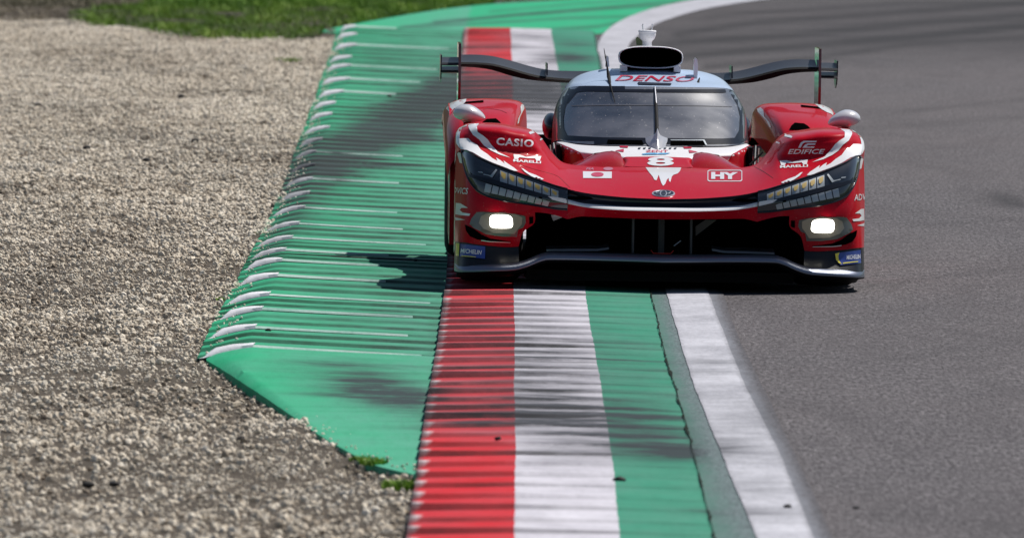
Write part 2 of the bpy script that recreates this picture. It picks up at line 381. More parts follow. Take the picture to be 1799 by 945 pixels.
def flat_strip(name, xl, xr, z, m, y0, y1, nc=8, dy=.4):
    ys = np.arange(y0, y1, dy); P = np.array([[(a + (b - a) * s, y, z) for s in np.linspace(0, 1, nc)] for y, a, b in zip(ys, xl(ys), xr(ys))])
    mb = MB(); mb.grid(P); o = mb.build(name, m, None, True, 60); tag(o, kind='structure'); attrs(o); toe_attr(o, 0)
    at = o.data.attributes.new('lat', 'FLOAT', 'POINT'); at.data.foreach_set('value', np.tile(np.linspace(0, 1, nc), len(ys)).astype(np.float32)); return o
def lateral(m, col, f):                       # paint that thins out across the strip
    t = NT(m); src = t.b.inputs['Base Color'].links[0].from_socket; la = t.attr('lat').outputs['Fac']
    n = t.noise(t.pos((40, 5, 10)), 1.0, 4, .7); w = t.math('ADD', f(t, la), t.ramp(n, .25, .75, -.35, .35))
    g = t.noise(t.pos((95, 13, 95)), 1.0, 3, .75); ac = t.mix(t.ramp(g, .3, .72), tuple(x * .55 for x in col) + (1,), tuple(x * 1.5 for x in col) + (1,))
    t.base(t.mix(t.math('MINIMUM', t.math('MAXIMUM', w, 0.), 1.), src, ac)); return m
flat_strip('worn_green_band', lambda y: grR(y) + .004, lambda y: wlL(y) + .02, .006, lateral(kerb_mat('worn_green_paint', (.06, .17, .13), dust=(.12, .17, .165), dustf=.9), (.125, .160, .165), lambda t, la: t.ramp(la, .0, .7, .0, 1)), -24, yw(60))
# white marks on the runoff: each a thin sheet of paint on its ridge
def surf_z(x, y):
    ph = float(phase(y)); k = math.floor(ph + 1e-4); s = ph - k
    tt = np.interp(s, [0, .035, .10, .97, 1], [0, 1, .95, .10, 0]); fa = np.interp(y, [0, 60], [1, 1.25]); jj = 1 + .18 * jit[k % 200]
    xl, xr = float(outL(y)) - .02, float(redL(y)) + .01; u = (x - xl) / (xr - xl)
    return runoff_z(x, y) + (.013 + (.010 - .013) * u) * fa * jj * tt
for k, mk in enumerate(MARKS):
    yk = float(phase_inv(3 * k)); nx = 16
    xl = float(outL(yk)) - .012; xc = float(crownX(yk)); xe = min(G(mk[4], mk[5]).x, float(redL(yk)) - .05)
    sp = (float(phase_inv(3 * k + 3)) - yk) / 3; dpx = (mk[1] + 372) ** 2 / 52620.
    zt_ = (10.5 if k < 6 else 7.2) / (358 * 59.15 / (yk - CAMY)) ; V = []   # painted nib: stands up more and more towards the outer edge
    for j in range(nx):
        s = j / (nx - 1); x = xl + (xc - xl) * s; zz = zt_ * max(0, 1 - s) ** .8 * min(1, .03 + s / .20) * (1 + .06 * noise.noise((s * 9, k, 0)))
        zf = surf_z(x, yk + .001)
        for q, (dy_, fz) in enumerate(((-.012, 0), (-.002, .12), (.035, .55), (.085, 1.), (.17, .92), (.42, .0))):
            y = yk + dy_; V.append((x + (.03 if q > 2 else 0) * (1 - s) * .8, y, max(zf + .002, surf_z(x, y) + .002 if q > 3 else zf + .002) * 1.0 + zz * fz + (.014 * min(1, s * 2) if 0 < q < 4 else 0)))
    P = np.array(V).reshape(nx, 6, 3)
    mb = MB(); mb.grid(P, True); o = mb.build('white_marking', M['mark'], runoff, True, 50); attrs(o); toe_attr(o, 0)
    if xe > xc + .1:
        V = []
        for j in range(24):
            s = j / 23; x = xc - .01 + (xe - xc) * s
            for q, s2 in enumerate((.004, .033 * (1 - .35 * s), .034 + .012 * (1 - s))):
                y = float(phase_inv(3 * k + s2)); V.append((x, y - (.004 if q < 2 else 0), surf_z(x, y) + .003 - (.0025 * s)))
        m2 = MB(); m2.grid(np.array(V).reshape(24, 3, 3), True); o = m2.build('thin_white_line', M['thin'], runoff, True, 40); attrs(o); toe_attr(o, 0)
# joint between kerb and track: an irregular line of dirt and moss
mb = MB(); ys = np.arange(Y0, yw(60), .12)
for i in range(len(ys) - 1):
    y = ys[i]; w = max(.0012, -.001 + .011 * abs(noise.noise((y * .9, 0, 1))) + .010 * abs(noise.noise((y * 5, 0, 7)))); x = float(grR(y)) + .012 * noise.noise((y * 1.3, 4, 0)); x2 = float(grR(ys[i + 1])) + .012 * noise.noise((ys[i + 1] * 1.3, 4, 0))
    mb.add([(x - w, y, .0155), (x + w, y, .0155), (x2 + w, ys[i + 1], .0155), (x2 - w, ys[i + 1], .0155)], [(0, 1, 2, 3)])
tag(mb.build('kerb_joint', M['crack'], None, False), kind='structure')

# --- asphalt
def mk_asphalt():
    m = mat('asphalt', (.08, .078, .082), .85, spec=.12); t = NT(m)
    g = t.noise(t.pos((58, 6, 58)), 1.0, 3, .85); g2 = t.noise(t.pos((22, 2.2, 20)), 1.0, 3, .6); b = t.noise(t.pos((.5, .12, 1)), 1.0, 4, .6)
    sp = t.noise(t.pos((150, 22, 100)), 1.0, 1, .5)
    rub = t.attr('rub').outputs['Fac']; lt = t.attr('light').outputs['Fac']
    c = t.mix(t.ramp(g, .34, .68), (.010, .010, .011, 1), (.230, .215, .226, 1))
    c = t.mix(t.ramp(g2, .35, .7, 0, .55), c, (.068, .062, .068, 1))
    c = t.mix(t.ramp(b, .3, .75, 0, .4), c, (.13, .112, .112, 1))
    c = t.mix(t.math('GREATER_THAN', sp, .735), c, (.45, .44, .43, 1))
    c = t.mix(t.math('MULTIPLY', lt, .5), c, (.16, .16, .168, 1)); p_ = t.noise(t.pos((1.3, .22, 1)), 1.0, 5, .7, 1.2); c = t.mix(t.ramp(p_, .45, .72, 0, .45), c, (.055, .050, .054, 1))
    st = t.noise(t.pos((.25, 1.1, 1)), 1.0, 4, .7)
    k = t.math('MULTIPLY', rub, t.ramp(st, .3, .65, .55, 1.1)); c = t.mix(t.math('MINIMUM', k, .9), c, (.024, .024, .026, 1))
    t.base(c); t.bump(g, .5, .004); return m
M['asphalt'] = mk_asphalt()
def asph_grid():
    xs = np.concatenate([np.arange(-.2, 6, .08), np.arange(6, 12, .5), np.arange(12, 90, 6)]); ysn = np.concatenate([np.arange(-58, -22, .8), np.arange(-22, 40, .22), np.arange(40, 100, .35), np.arange(100, 400, 10)])
    return xs, ysn
ARC = []   # darker rubbered lines that sweep round the bend: (list of px,py), half width px, amount
ARCS = [([(1180, 62), (1330, 40), (1500, 28), (1700, 14), (1799, 6)], 6, .85), ([(1060, 100), (1200, 76), (1400, 62), (1600, 42), (1799, 28)], 8, .85),
        ([(1000, 128), (1200, 100), (1400, 82), (1600, 66), (1799, 44)], 7, .9), ([(1230, 118), (1420, 104), (1600, 78), (1799, 66)], 6, .7),
        ([(1240, 30), (1400, 18), (1600, 6)], 4, .6), ([(1480, 75), (1650, 62), (1799, 48)], 5, .9)]
def arc_field(X, Y):
    D = Y - CAMY; cs, sn = math.cos(PITCH), math.sin(PITCH)
    zc = D * cs + CAMH * sn; yc = -(CAMH) * cs + D * sn
    px = W / 2 + F * X / zc; py = H0 / 2 - F * yc / zc; r = np.zeros_like(X)
    for pts, hw, a in ARCS:
        p = np.array(pts); cyv = np.interp(px, p[:, 0], p[:, 1], left=999, right=-99 if False else p[-1, 1])
        r = 1 - (1 - r) * (1 - a * np.exp(-((py - cyv) / hw) ** 2))
    r = np.where((py < 180) & (D > 20), r, 0)
    lane = np.exp(-((px - 1760) / 60) ** 2 - ((py - 352) / 14) ** 2) * .3 + np.exp(-((px - 1600) / 200) ** 2 - ((py - 560) / 5) ** 2) * .12
    lane = np.maximum(lane, np.exp(-((px - 1770 - (py - 350) * 1.6) / 34) ** 2 - ((py - 352) / 17) ** 2) * .75)
    for (ax, ay, bx, by, w_, am) in ((1420, 515, 1799, 470, 4, .22), (1500, 640, 1799, 600, 5, .18), (1550, 200, 1799, 176, 4, .25), (1330, 240, 1799, 205, 6, .2), (1560, 400, 1799, 384, 4, .2), (1480, 900, 1799, 930, 14, .22), (1400, 820, 1640, 905, 9, .22)):
        cc = ay + (px - ax) / (bx - ax) * (by - ay); lane = np.maximum(lane, am * np.exp(-((py - cc) / w_) ** 2) * np.clip((px - ax) / 60, 0, 1))
    r = np.where(D > 25, np.maximum(r, lane), 0)
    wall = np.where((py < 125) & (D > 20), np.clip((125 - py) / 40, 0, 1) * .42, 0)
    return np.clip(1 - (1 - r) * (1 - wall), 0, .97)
def arc_line(X, Y):
    D = Y - CAMY; cs, sn = math.cos(PITCH), math.sin(PITCH); zc = D * cs + CAMH * sn; yc = -CAMH * cs + D * sn
    px = W / 2 + F * X / zc; py = H0 / 2 - F * yc / zc; r = np.zeros_like(X)
    for pts, hw, a in ARCS:
        p = np.array(pts); r = 1 - (1 - r) * (1 - a * np.exp(-((py - np.interp(px, p[:, 0], p[:, 1])) / hw) ** 2) * ((px > p[0, 0]) & (px < p[-1, 0])))
    return r
# the far edge of the bend (white line and green band) as an offset path
EDGE = [(1049, 92), (1052, 75), (1062, 58), (1085, 40), (1120, 24), (1160, 12), (1215, 1), (1300, -12), (1450, -28), (1700, -48), (2100, -70)]
EDGO = [(1102, 92), (1106, 78), (1118, 66), (1150, 44), (1190, 29), (1235, 17), (1290, 7), (1370, -4), (1520, -20), (1760, -40), (2160, -62)]
E_in = [G(a, b, .008) for a, b in EDGE]; E_out = [G(a, b, .008) for a, b in EDGO]
xs, ysn = asph_grid(); XX, YY = np.meshgrid(xs, ysn)
mb = MB(); mb.grid(np.stack([XX, YY, np.zeros_like(XX)], -1)); track = mb.build('track', M['asphalt'], None, True, None); tag(track, kind='structure')
put_attr(track, arc_field); put_attr(track, lambda X, Y: np.exp(-((X - 1.9) / .5) ** 2) * 0, 'light')
lateral(M['fade'], (.095, .09, .097), lambda t, la: t.ramp(la, .0, 1., .0, 1.15)); M['wline2'] = lateral(kerb_mat('white_edge_line_paint', (.56, .56, .61), dust=(.24, .24, .27), dustf=1.0, wear=.6), (.20, .20, .22), lambda t, la: t.math('ADD', t.ramp(la, 0, .10, .35, -.05), t.ramp(la, .9, 1, .0, .6)))
wl_ = flat_strip('edge_line', wlL, wlR, .010, M['wline2'], -24, G(1049, 92).y + .3, 8)
flat_strip('worn_line_margin', wlR, fdR, .006, M['fade'], -24, G(1049, 92).y + .3, 5)
Pe = np.stack([crom([tuple(p) for p in E_in], 8), crom([tuple(p) for p in E_out], 8)], 1)
Pe = np.stack([Pe[:, 0] + (Pe[:, 1] - Pe[:, 0]) * s for s in np.linspace(0, 1, 5)], 1); Pe[:, :, 2] = .008
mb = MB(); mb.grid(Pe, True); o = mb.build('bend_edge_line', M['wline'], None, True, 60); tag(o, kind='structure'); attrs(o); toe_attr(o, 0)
# far green band beyond the end of the kerb, following the bend
FO = [(560, 56), (600, 47), (660, 36), (730, 24), (800, 14), (870, 7), (960, 2), (1060, -4), (1200, -18), (1450, -42), (1700, -62), (2100, -84)]
FI = [(602, 60), (700, 60), (800, 60), (900, 60), (1000, 62), (1050, 60), (1064, 56), (1088, 38), (1162, 11), (1303, -13), (1702, -49), (2102, -71)]
A = crom([tuple(G(a, b, .004)) for a, b in FO], 10); Bc = crom([tuple(G(a, b, .004)) for a, b in FI], 10)
Pf = np.stack([A + (Bc - A) * s for s in np.linspace(0, 1, 60)], 1); Pf[:, :, 2] = .004
mb = MB(); mb.grid(Pf, True); fg = mb.build('far_green_runoff', M['kgreen'], None, True, 60); tag(fg, kind='structure')
ARCS_T = ARCS[:]; ARCS[:] = [([(600, 62), (800, 45), (1000, 33), (1200, 28)], 2.5, .5), ([(700, 50), (900, 28), (1100, 14), (1300, 4)], 2.5, .55), ([(760, 40), (1000, 20), (1200, 2)], 3, .45), ([(820, 62), (1050, 48), (1150, 30)], 3, .5), ([(860, 22), (1000, 9), (1200, -6)], 2, .4)]
put_attr(fg, lambda X, Y: arc_line(X, Y)); ARCS[:] = ARCS_T; toe_attr(fg, 0)

# --- terrain, gravel, grass
def mk_soil(name, a, b, sc):
    m = mat(name, a, .95, spec=.1); t = NT(m); n = t.noise(t.pos((1, .5, 1)), sc, 6, .7); n2 = t.noise(t.pos((30, 6, 30)), 1.0, 3, .7)
    c = t.mix(t.ramp(n, .3, .7), (*a, 1), (*b, 1)); c = t.mix(t.ramp(n2, .3, .7, 0, .6), c, tuple(x * .45 for x in a) + (1,)); t.base(c); return m
M['gbase'] = mk_soil('gravel_bed', (.12, .10, .08), (.07, .06, .048), 1.4)
M['turf'] = mk_soil('meadow', (.035, .07, .015), (.075, .10, .03), .5)
mb = MB(); n = 60; g = np.concatenate([-np.geomspace(3000, 4, n), np.geomspace(4, 3000, n)])
gx, gy = np.meshgrid(g, g); mb.grid(np.stack([gx, gy, np.full_like(gx, -.14)], -1)); tag(mb.build('ground', M['turf'], None, True, None), kind='structure')
mb = MB(); na = 180; Rr = [(230, -.2), (300, .35), (380, .8), (470, 1.), (620, .9)]; HV = []  # unseen hill ring, added to darken the horizon reflected in the car
for r_, hf in Rr:
    for k in range(na + 1):
        w = 2 * math.pi * (k % na) / na; hh = 34 + 16 * noise.noise((math.cos(w) * 2.2, math.sin(w) * 2.2, 1)) + 10 * noise.noise((math.cos(w) * 9, math.sin(w) * 9, r_ * .02))
        HV.append((r_ * math.cos(w), r_ * math.sin(w), hh * hf if hf > 0 else -.5))
M['hill_ring'] = mk_soil('added_hill_green', (.03, .055, .018), (.07, .09, .035), .05)
mb.grid(np.array(HV).reshape(len(Rr), na + 1, 3)); tag(mb.build('added_hills', M['hill_ring'], None, True, None), kind='structure')
def gz(x, y):
    return -.014 + .026 * noise.noise((x * 1.1, y * .35, 0)) + .020 * noise.noise((x * 4.1, y * 1.1, 5)) + .016 * noise.noise((x * 9, y * 3, 9))
def gedge(y):                                # right edge of the gravel
    if y > ya1 - .1: return float(outL(y)) + .04
    if y > ya0: return float(apc(y)) + .04
    return float(redL(y)) + .05
GTOP = [(-400, 30), (0, 34), (100, 36), (200, 46), (300, 60), (400, 66), (500, 72), (600, 64)]   # where grass takes over
gt = [G(a, b) for a, b in GTOP]; gtx = np.array([p.x for p in gt]); gty = np.array([p.y for p in gt])
ys = np.concatenate([np.arange(-58, -24, 1.), np.arange(-24, 78, .25)]); V = []; nc = 70
for y in ys:
    xr = gedge(y) if y < 66 else float(outL(65.5))
    for s in np.linspace(0, 1, nc):
        x = xr - 9 * s ** 1.7; V.append((x, y, gz(x, y) if s > .004 else -.03))
mb = MB(); mb.grid(np.array(V).reshape(len(ys), nc, 3), True); tag(mb.build('gravel_trap', M['gbase'], None, True, None), kind='structure')

def gravel():
    N = 370000; pts = []; y = rng.uniform(-25, 72, N); u = rng.uniform(0, 1, N)
    D = y - CAMY; xl = -(W / 2 + 120) * D / F - .25
    xr = np.array([gedge(v) for v in np.linspace(-25, 72, 800)]); xr = np.interp(y, np.linspace(-25, 72, 800), xr) - .025
    wmax = (xr - xl).max(); x = xr - u * wmax; ok = x > xl
    top = np.interp(x, gtx, gty); ok &= (y < top + rng.normal(0, .8, N))
    x, y = x[ok], y[ok]; D = D[ok]
    # a few clumps and hollows so that the bed is uneven
    z = np.array([gz(a, b) for a, b in zip(x, y)])
    sz = np.exp(rng.normal(0, .48, len(x))) * .0078 * np.interp(D, [38, 60, 120], [.85, 1., 1.35])
    sz = np.minimum(sz * np.array([1 + .45 * noise.noise((a * .7, b * .2, 31)) for a, b in zip(x, y)]), .019)
    ns = 1300; ysp = rng.uniform(ya0, 62, ns); ex = np.abs(rng.normal(0, .045, ns)); xe_ = np.array([gedge(v) for v in ysp]) - .03 + ex   # stones thrown on to the runoff
    ze_ = np.array([(surf_z(a, b) if b > yR0 else .004) for a, b in zip(xe_, ysp)]); keep = rng.uniform(0, 1, ns) < .7
    x = np.concatenate([x, xe_[keep]]); y = np.concatenate([y, ysp[keep]]); z = np.concatenate([z, ze_[keep]]); sz = np.concatenate([sz, rng.uniform(.003, .008, keep.sum())])
    me = bpy.data.meshes.new('gravel_stones'); me.from_pydata(np.stack([x, y, z + sz * .35], 1).tolist(), [], [])
    for nm, val in (('sz', sz), ('tint', np.clip(rng.beta(2, 2, len(x)) * .75 + .45 * (z + .045) / .07 - .01 + .16 * np.array([noise.noise((a * .9, b * .16, 20)) for a, b in zip(x, y)]) * (1 if True else 0), 0, 1))):
        a = me.attributes.new(nm, 'FLOAT', 'POINT'); a.data.foreach_set('value', val.astype(np.float32))
    o = bpy.data.objects.new('gravel_stones', me); COL.objects.link(o)
    m = mat('gravel_stone', (.3, .28, .25), .9, spec=.2); t = NT(m); ti = t.attr('tint', 'INSTANCER').outputs['Fac']
    cr = t.n.new('ShaderNodeValToRGB'); t.l.new(ti, cr.inputs[0]); E = cr.color_ramp.elements
    E[0].position = 0; E[0].color = (.05, .04, .033, 1); E[1].position = 1; E[1].color = (.93, .84, .71, 1)
    for p, c in ((.2, (.25, .20, .15)), (.45, (.62, .53, .415)), (.75, (.78, .69, .56))): e = E.new(p); e.color = (*c, 1)
    t.base(cr.outputs[0])
    ng = bpy.data.node_groups.new('gravel_nodes', 'GeometryNodeTree')
    ng.interface.new_socket('Geometry', in_out='INPUT', socket_type='NodeSocketGeometry'); ng.interface.new_socket('Geometry', in_out='OUTPUT', socket_type='NodeSocketGeometry')
    N_ = ng.nodes; Lk = ng.links; gi = N_.new('NodeGroupInput'); go = N_.new('NodeGroupOutput')
    ico = N_.new('GeometryNodeMeshIcoSphere'); ico.inputs['Subdivisions'].default_value = 1; ico.inputs['Radius'].default_value = 1
    sm = N_.new('GeometryNodeSetMaterial'); sm.inputs['Material'].default_value = m; Lk.new(ico.outputs[0], sm.inputs[0])
    ip = N_.new('GeometryNodeInstanceOnPoints'); Lk.new(gi.outputs[0], ip.inputs['Points']); Lk.new(sm.outputs[0], ip.inputs['Instance'])
    rr = N_.new('FunctionNodeRandomValue'); rr.data_type = 'FLOAT_VECTOR'; rr.inputs[0].default_value = (0, 0, 0); rr.inputs[1].default_value = (6.28, 6.28, 6.28)
    Lk.new(rr.outputs[0], ip.inputs['Rotation'])
    rs = N_.new('FunctionNodeRandomValue'); rs.data_type = 'FLOAT_VECTOR'; rs.inputs[0].default_value = (.7, .7, .45); rs.inputs[1].default_value = (1.35, 1.2, .9); rs.inputs['Seed'].default_value = 5
    na = N_.new('GeometryNodeInputNamedAttribute'); na.data_type = 'FLOAT'; na.inputs[0].default_value = 'sz'
    mu = N_.new('ShaderNodeVectorMath'); mu.operation = 'MULTIPLY'; Lk.new(rs.outputs[0], mu.inputs[0]); Lk.new(na.outputs[0], mu.inputs[1]); Lk.new(mu.outputs[0], ip.inputs['Scale'])
    Lk.new(ip.outputs[0], go.inputs[0])
    md = o.modifiers.new('gravel', 'NODES'); md.node_group = ng
    tag(o, 'loose pale grey and brown gravel filling the trap left of the green runoff', 'gravel', kind='stuff')
gravel()

def mk_leaf(name, cols, rough=.6):
    m = mat(name, cols[0], rough, spec=.3); t = NT(m); a = t.attr('tint').outputs['Fac']
    cr = t.n.new('ShaderNodeValToRGB'); t.l.new(a, cr.inputs[0]); E = cr.color_ramp.elements
    E[0].color = (*cols[0], 1); E[1].color = (*cols[-1], 1)
    for i, c in enumerate(cols[1:-1]): e = E.new((i + 1) / (len(cols) - 1)); e.color = (*c, 1)
    t.base(cr.outputs[0]); t.b.inputs['Subsurface Weight'].default_value = 0
    return m
M['grass'] = mk_leaf('grass_blades', [(.035, .085, .008), (.12, .26, .012), (.27, .44, .03), (.55, .60, .22)])
M['dry'] = mk_leaf('dry_grass', [(.10, .08, .05), (.27, .22, .15), (.40, .34, .24)])
def blades(name, X, Y, Z, hgt, wid, lean, m, tint, parent=None):
    n = len(X); a = rng.uniform(0, 6.283, n); la = rng.uniform(0, 6.283, n); lx = np.cos(la) * lean * hgt; ly = np.sin(la) * lean * hgt
    dx = np.cos(a) * wid; dy = np.sin(a) * wid
    p0 = np.stack([X - dx, Y - dy, Z], 1); p1 = np.stack([X + dx, Y + dy, Z], 1)
    p2 = np.stack([X + dx * .7 + lx * .4, Y + dy * .7 + ly * .4, Z + hgt * .6], 1); p3 = np.stack([X - dx * .7 + lx * .4, Y - dy * .7 + ly * .4, Z + hgt * .6], 1)
    p4 = np.stack([X + lx, Y + ly, Z + hgt], 1); V = np.stack([p0, p1, p2, p3, p4], 1).reshape(-1, 3)
    i = np.arange(n) * 5; Fc = [(k, k + 1, k + 2, k + 3) for k in i] + [(k + 3, k + 2, k + 4) for k in i]
    o = obj(name, V, Fc, m, parent, False); at = o.data.attributes.new('tint', 'FLOAT', 'POINT'); at.data.foreach_set('value', np.repeat(tint, 5).astype(np.float32)); return o
def far_grass():
    N = 150000; px = rng.uniform(-60, 1150, N); Dy = rng.uniform(55, 112, N)
    D = Dy - CAMY; x = (px - W / 2) * D / F; low = np.interp(x, gtx, gty)
    fo = np.array([tuple(G(a, b))[:2] for a, b in FO]); lim = np.interp(x, fo[:, 0], fo[:, 1])
    left = x < fo[0, 0] + .02
    ok = (Dy > np.where(left, low, lim + .15) + rng.normal(0, .5, N) * left)
    x, y = x[ok], Dy[ok]; D = D[ok]; pxx = W / 2 + F * x / D
    cl = np.array([noise.noise((a * 2.2, b * .5, 2)) for a, b in zip(x, y)]); c2 = np.array([noise.noise((a * .8, b * .12, 12)) for a, b in zip(x, y)])
    dry = (np.interp(y - 0, [74, 84], [0, 1]) * np.interp(pxx, [220, 330], [1, 0]) + np.interp(pxx, [90, 170], [1, 0]) + c2 * .3) > .5
    h = .045 + .05 * np.clip(cl + .4, 0, 1.2) + rng.uniform(0, .03, len(x)); ti = np.clip(.35 + .5 * cl + rng.normal(0, .17, len(x)), 0, 1)
    g = ~dry
    o = blades('green_grass', x[g], y[g], np.full(g.sum(), -.10), h[g] + .06, .006, .5, M['grass'], ti[g]); tag(o, 'short green grass beyond the gravel and green runoff', 'grass', kind='stuff')
    d = dry; o = blades('dry_grass', x[d], y[d], np.full(d.sum(), -.08), h[d] * .5 + .06, .006, .7, M['dry'], ti[d]); tag(o, 'dry straw coloured grass at the far left beyond the gravel', 'dry grass', kind='stuff')
far_grass()
def tuft(px, py, n, r, h, label, z=0.0):
    c = G(px, py, z); a = rng.uniform(0, 6.283, n); q = np.sqrt(rng.uniform(0, 1, n)) * r
    o = blades('grass_tuft', np.cos(a) * q, np.sin(a) * q * 2.2, np.zeros(n), rng.uniform(.4, 1, n) * h, .0035, .7, M['grass'], np.clip(rng.normal(.45, .25, n), 0, 1))
    o.location = c; tag(o, label, 'grass tuft', 'grass tufts in the gravel')
tuft(505, 108, 260, .12, .04, 'small tuft of green grass standing alone in the far gravel', -.01)
tuft(632, 808, 110, .04, .022, 'olive grass tuft at the tip edge of the green runoff', .0)
tuft(655, 815, 260, .05, .028, 'mossy grass tuft against the lower green runoff edge', .0)
tuft(700, 858, 420, .06, .036, 'largest bright green grass tuft beside the red kerb', .0)
tuft(388, 528, 60, .02, .02, 'tiny weed in the gravel beside the fourth white mark', .0)
def debris(px, py, s, label, z, name='rubber_crumb', cat='rubber debris', m=None, grp='black rubber crumbs on the paint and asphalt'):
    c = G(px, py, z); bm = bmesh.new(); bmesh.ops.create_icosphere(bm, subdivisions=2, radius=1)
    sd_ = rng.uniform(0, 99)
    for v in bm.verts:
        k = 1 + .55 * noise.noise(v.co * 1.6 + Vector((sd_, 0, 0))); v.co = Vector((v.co.x * s * 1.5 * k, v.co.y * s * 1.3 * k, v.co.z * s * .8 * k))
    me = bpy.data.meshes.new(name); bm.to_mesh(me); bm.free(); me.materials.append(m or M['rubber']); me.shade_smooth()
    o = bpy.data.objects.new(name, me); o.location = c + Vector((0, 0, s * .3)); COL.objects.link(o); tag(o, label, cat, grp)
debris(1383, 891, .011, 'black rubber crumb on the near white edge line', .01)
debris(1504, 893, .008, 'black rubber crumb on the asphalt near the bottom of the white line', .0)
debris(875, 771, .009, 'black rubber crumb on the red strip of the kerb', .04)
debris(1088, 844, .013, 'dark rubber crumb on the inner green strip of the kerb', .02)
debris(471, 581, .010, 'flat dark crumb on the green runoff below a white line', .05)
debris(730, 458, .008, 'dark crumb on the green runoff beside the car shadow', .02)
debris(684, 170, .013, 'far dark crumb on the rubbered green runoff', .04)
gs = mat('dark_stone', (.035, .032, .03), .9)
for a in ((155, 853, .016, 'dark stone in the near gravel, leftmost of the lower pair'), (201, 852, .013, 'dark stone in the near gravel, right one of the lower pair'),
          (343, 249, .020, 'rounded dark stone in the middle of the gravel'), (318, 171, .020, 'flat dark stone in the far gravel'), (67, 187, .022, 'dark stone at the far left of the gravel'),
          (152, 261, .019, 'dark stone left of the gravel middle'), (257, 283, .018, 'dark stone in front of the rounded one in the gravel'), (425, 773, .014, 'dark stone below the green runoff point')):
    debris(a[0], a[1], a[2], a[3], 0.0, 'dark_stone', 'stone', gs, 'dark stones lying in the gravel')

# ================================================================== THE CAR
car = empty('race_car'); car.matrix_world = CAR_M
tag(car, 'red and white closed-cockpit endurance race car running two wheels over the striped kerb', 'race car')
def part(name, mb_, m, parent=None, autos=35, smooth=True): return mb_.build(name, m, parent or car, smooth, autos)
TREE = {}
def bvh(o):
    if o.name not in TREE: TREE[o.name] = BVHTree.FromPolygons([v.co.copy() for v in o.data.vertices], [tuple(p.vertices) for p in o.data.polygons])
    return TREE[o.name]

# --- hood and front fenders, outer -> centre columns, rows front -> back
HC = [ # lead, a, b, c, e, crest
 [(802, 270, .62), (800, 262, .66), (799, 252, .70), (799, 243, .75), (801, 235, .80), (804, 229, .95)],
 [(809, 264, .50), (806, 257, .53), (804, 248, .58), (804, 238, .64), (806, 230, .74), (810, 225, .92)],
 [(820, 265, .42), (819, 258, .47), (818, 246, .54), (817, 234, .61), (818, 224, .72), (820, 219, .90)],
 [(835, 274, .34), (835, 266, .40), (835, 252, .48), (835, 236, .56), (835, 223, .68), (836, 217.5, .88)],
 [(855, 284, .29), (855, 275, .36), (855, 259, .45), (855, 239, .53), (855, 224, .65), (856, 217.3, .86)],
 [(880, 293.5, .25), (880, 285, .32), (880, 266, .44), (880, 243, .51), (880, 225, .63), (880, 218.6, .86)],
 [(905, 302, .21), (905, 293, .29), (905, 270.5, .45), (905, 247, .52), (905, 230, .63), (904, 222.8, .86)],
 [(925, 309.5, .185), (925, 298, .28), (926, 273, .47), (926, 250, .54), (926, 234, .64), (926, 227, .86)],
 [(940, 314.5, .165), (941, 302, .28), (942, 276, .49), (942, 257, .58), (941, 242, .68), (940, 233, .86)],
 [(955, 319.5, .15), (956, 307, .28), (957, 284, .49), (957, 268, .60), (956, 256, .71), (953, 245, .86)],
 [(976, 326.5, .13), (976, 315, .28), (975, 300, .46), (974, 289, .59), (973, 279, .72), (969, 267, .86)],
 [(1008, 335, .11), (1007, 326, .26), (1005, 316, .42), (1002, 306, .58), (998, 297, .72), (992, 286.5, .86)],
 [(1045, 341.5, .095), (1045, 333, .24), (1045, 323, .40), (1045, 313, .56), (1045, 303, .71), (1045, 293, .85)],
 [(1100, 347, .085), (1100, 338, .23), (1100, 327, .39), (1100, 316, .8), (1100, 304.5, .70), (1098, 293.3, .84)],
 [(1163, 350, .08), (1163, 340.5, .22), (1163, 329, .38), (1163, 317.5, .54), (1163, 305.5, .69), (1163, 293.5, .83)]]
for j in range(2, 9):
    c = HC[j]; w_ = {2: .5, 3: .85, 8: .7}.get(j, 1.); db = c[2][2]
    c[3] = (c[3][0], c[3][1], c[3][2] * (1 - w_) + (db + .022) * w_); c[4] = (c[4][0], c[4][1], c[4][2] * (1 - w_) + (db + .085) * w_)
Ph = np.array([[tuple(L(*p)) for p in c] for c in HC])   # cols x rows
Ph = np.swapaxes(Ph, 0, 1); Ph[:, -1, 0] = 0
for j in range(9, 15):                       # the hood between the fenders is one calm convex sheet
    A_, B_ = Ph[0, j].copy(), Ph[-1, j].copy(); f = min(1, (j - 8) / 3)
    for i in range(1, 5):
        t_ = i / 5; q = A_ + (B_ - A_) * t_; q[2] = A_[2] + (B_[2] - A_[2]) * (1 - (1 - t_) ** 1.45); Ph[i, j] = Ph[i, j] * (1 - f) + q * f
lead_pts = Ph[0].copy()
# rows behind the crest (fender tail) and the turned-down lip of the hood
r1 = Ph[-1].copy(); r2 = Ph[-1].copy(); fen = np.array([1] * 9 + [.6, .15, 0, 0, 0, 0])
r1[:, 1] += .02 + .35 * fen; r1[:, 2] -= .012 + .02 * fen
r2[:, 1] += .025 + .75 * fen; r2[:, 2] -= .05 + .22 * fen
hood_c = np.concatenate([Ph, r1[None], r2[None]], 0)
HD = both(patch(hood_c, 7, 7))
mb = MB(); mb.grid(HD, True)
bodyw = part('front_bodywork', mb, M['red'], None, 60)

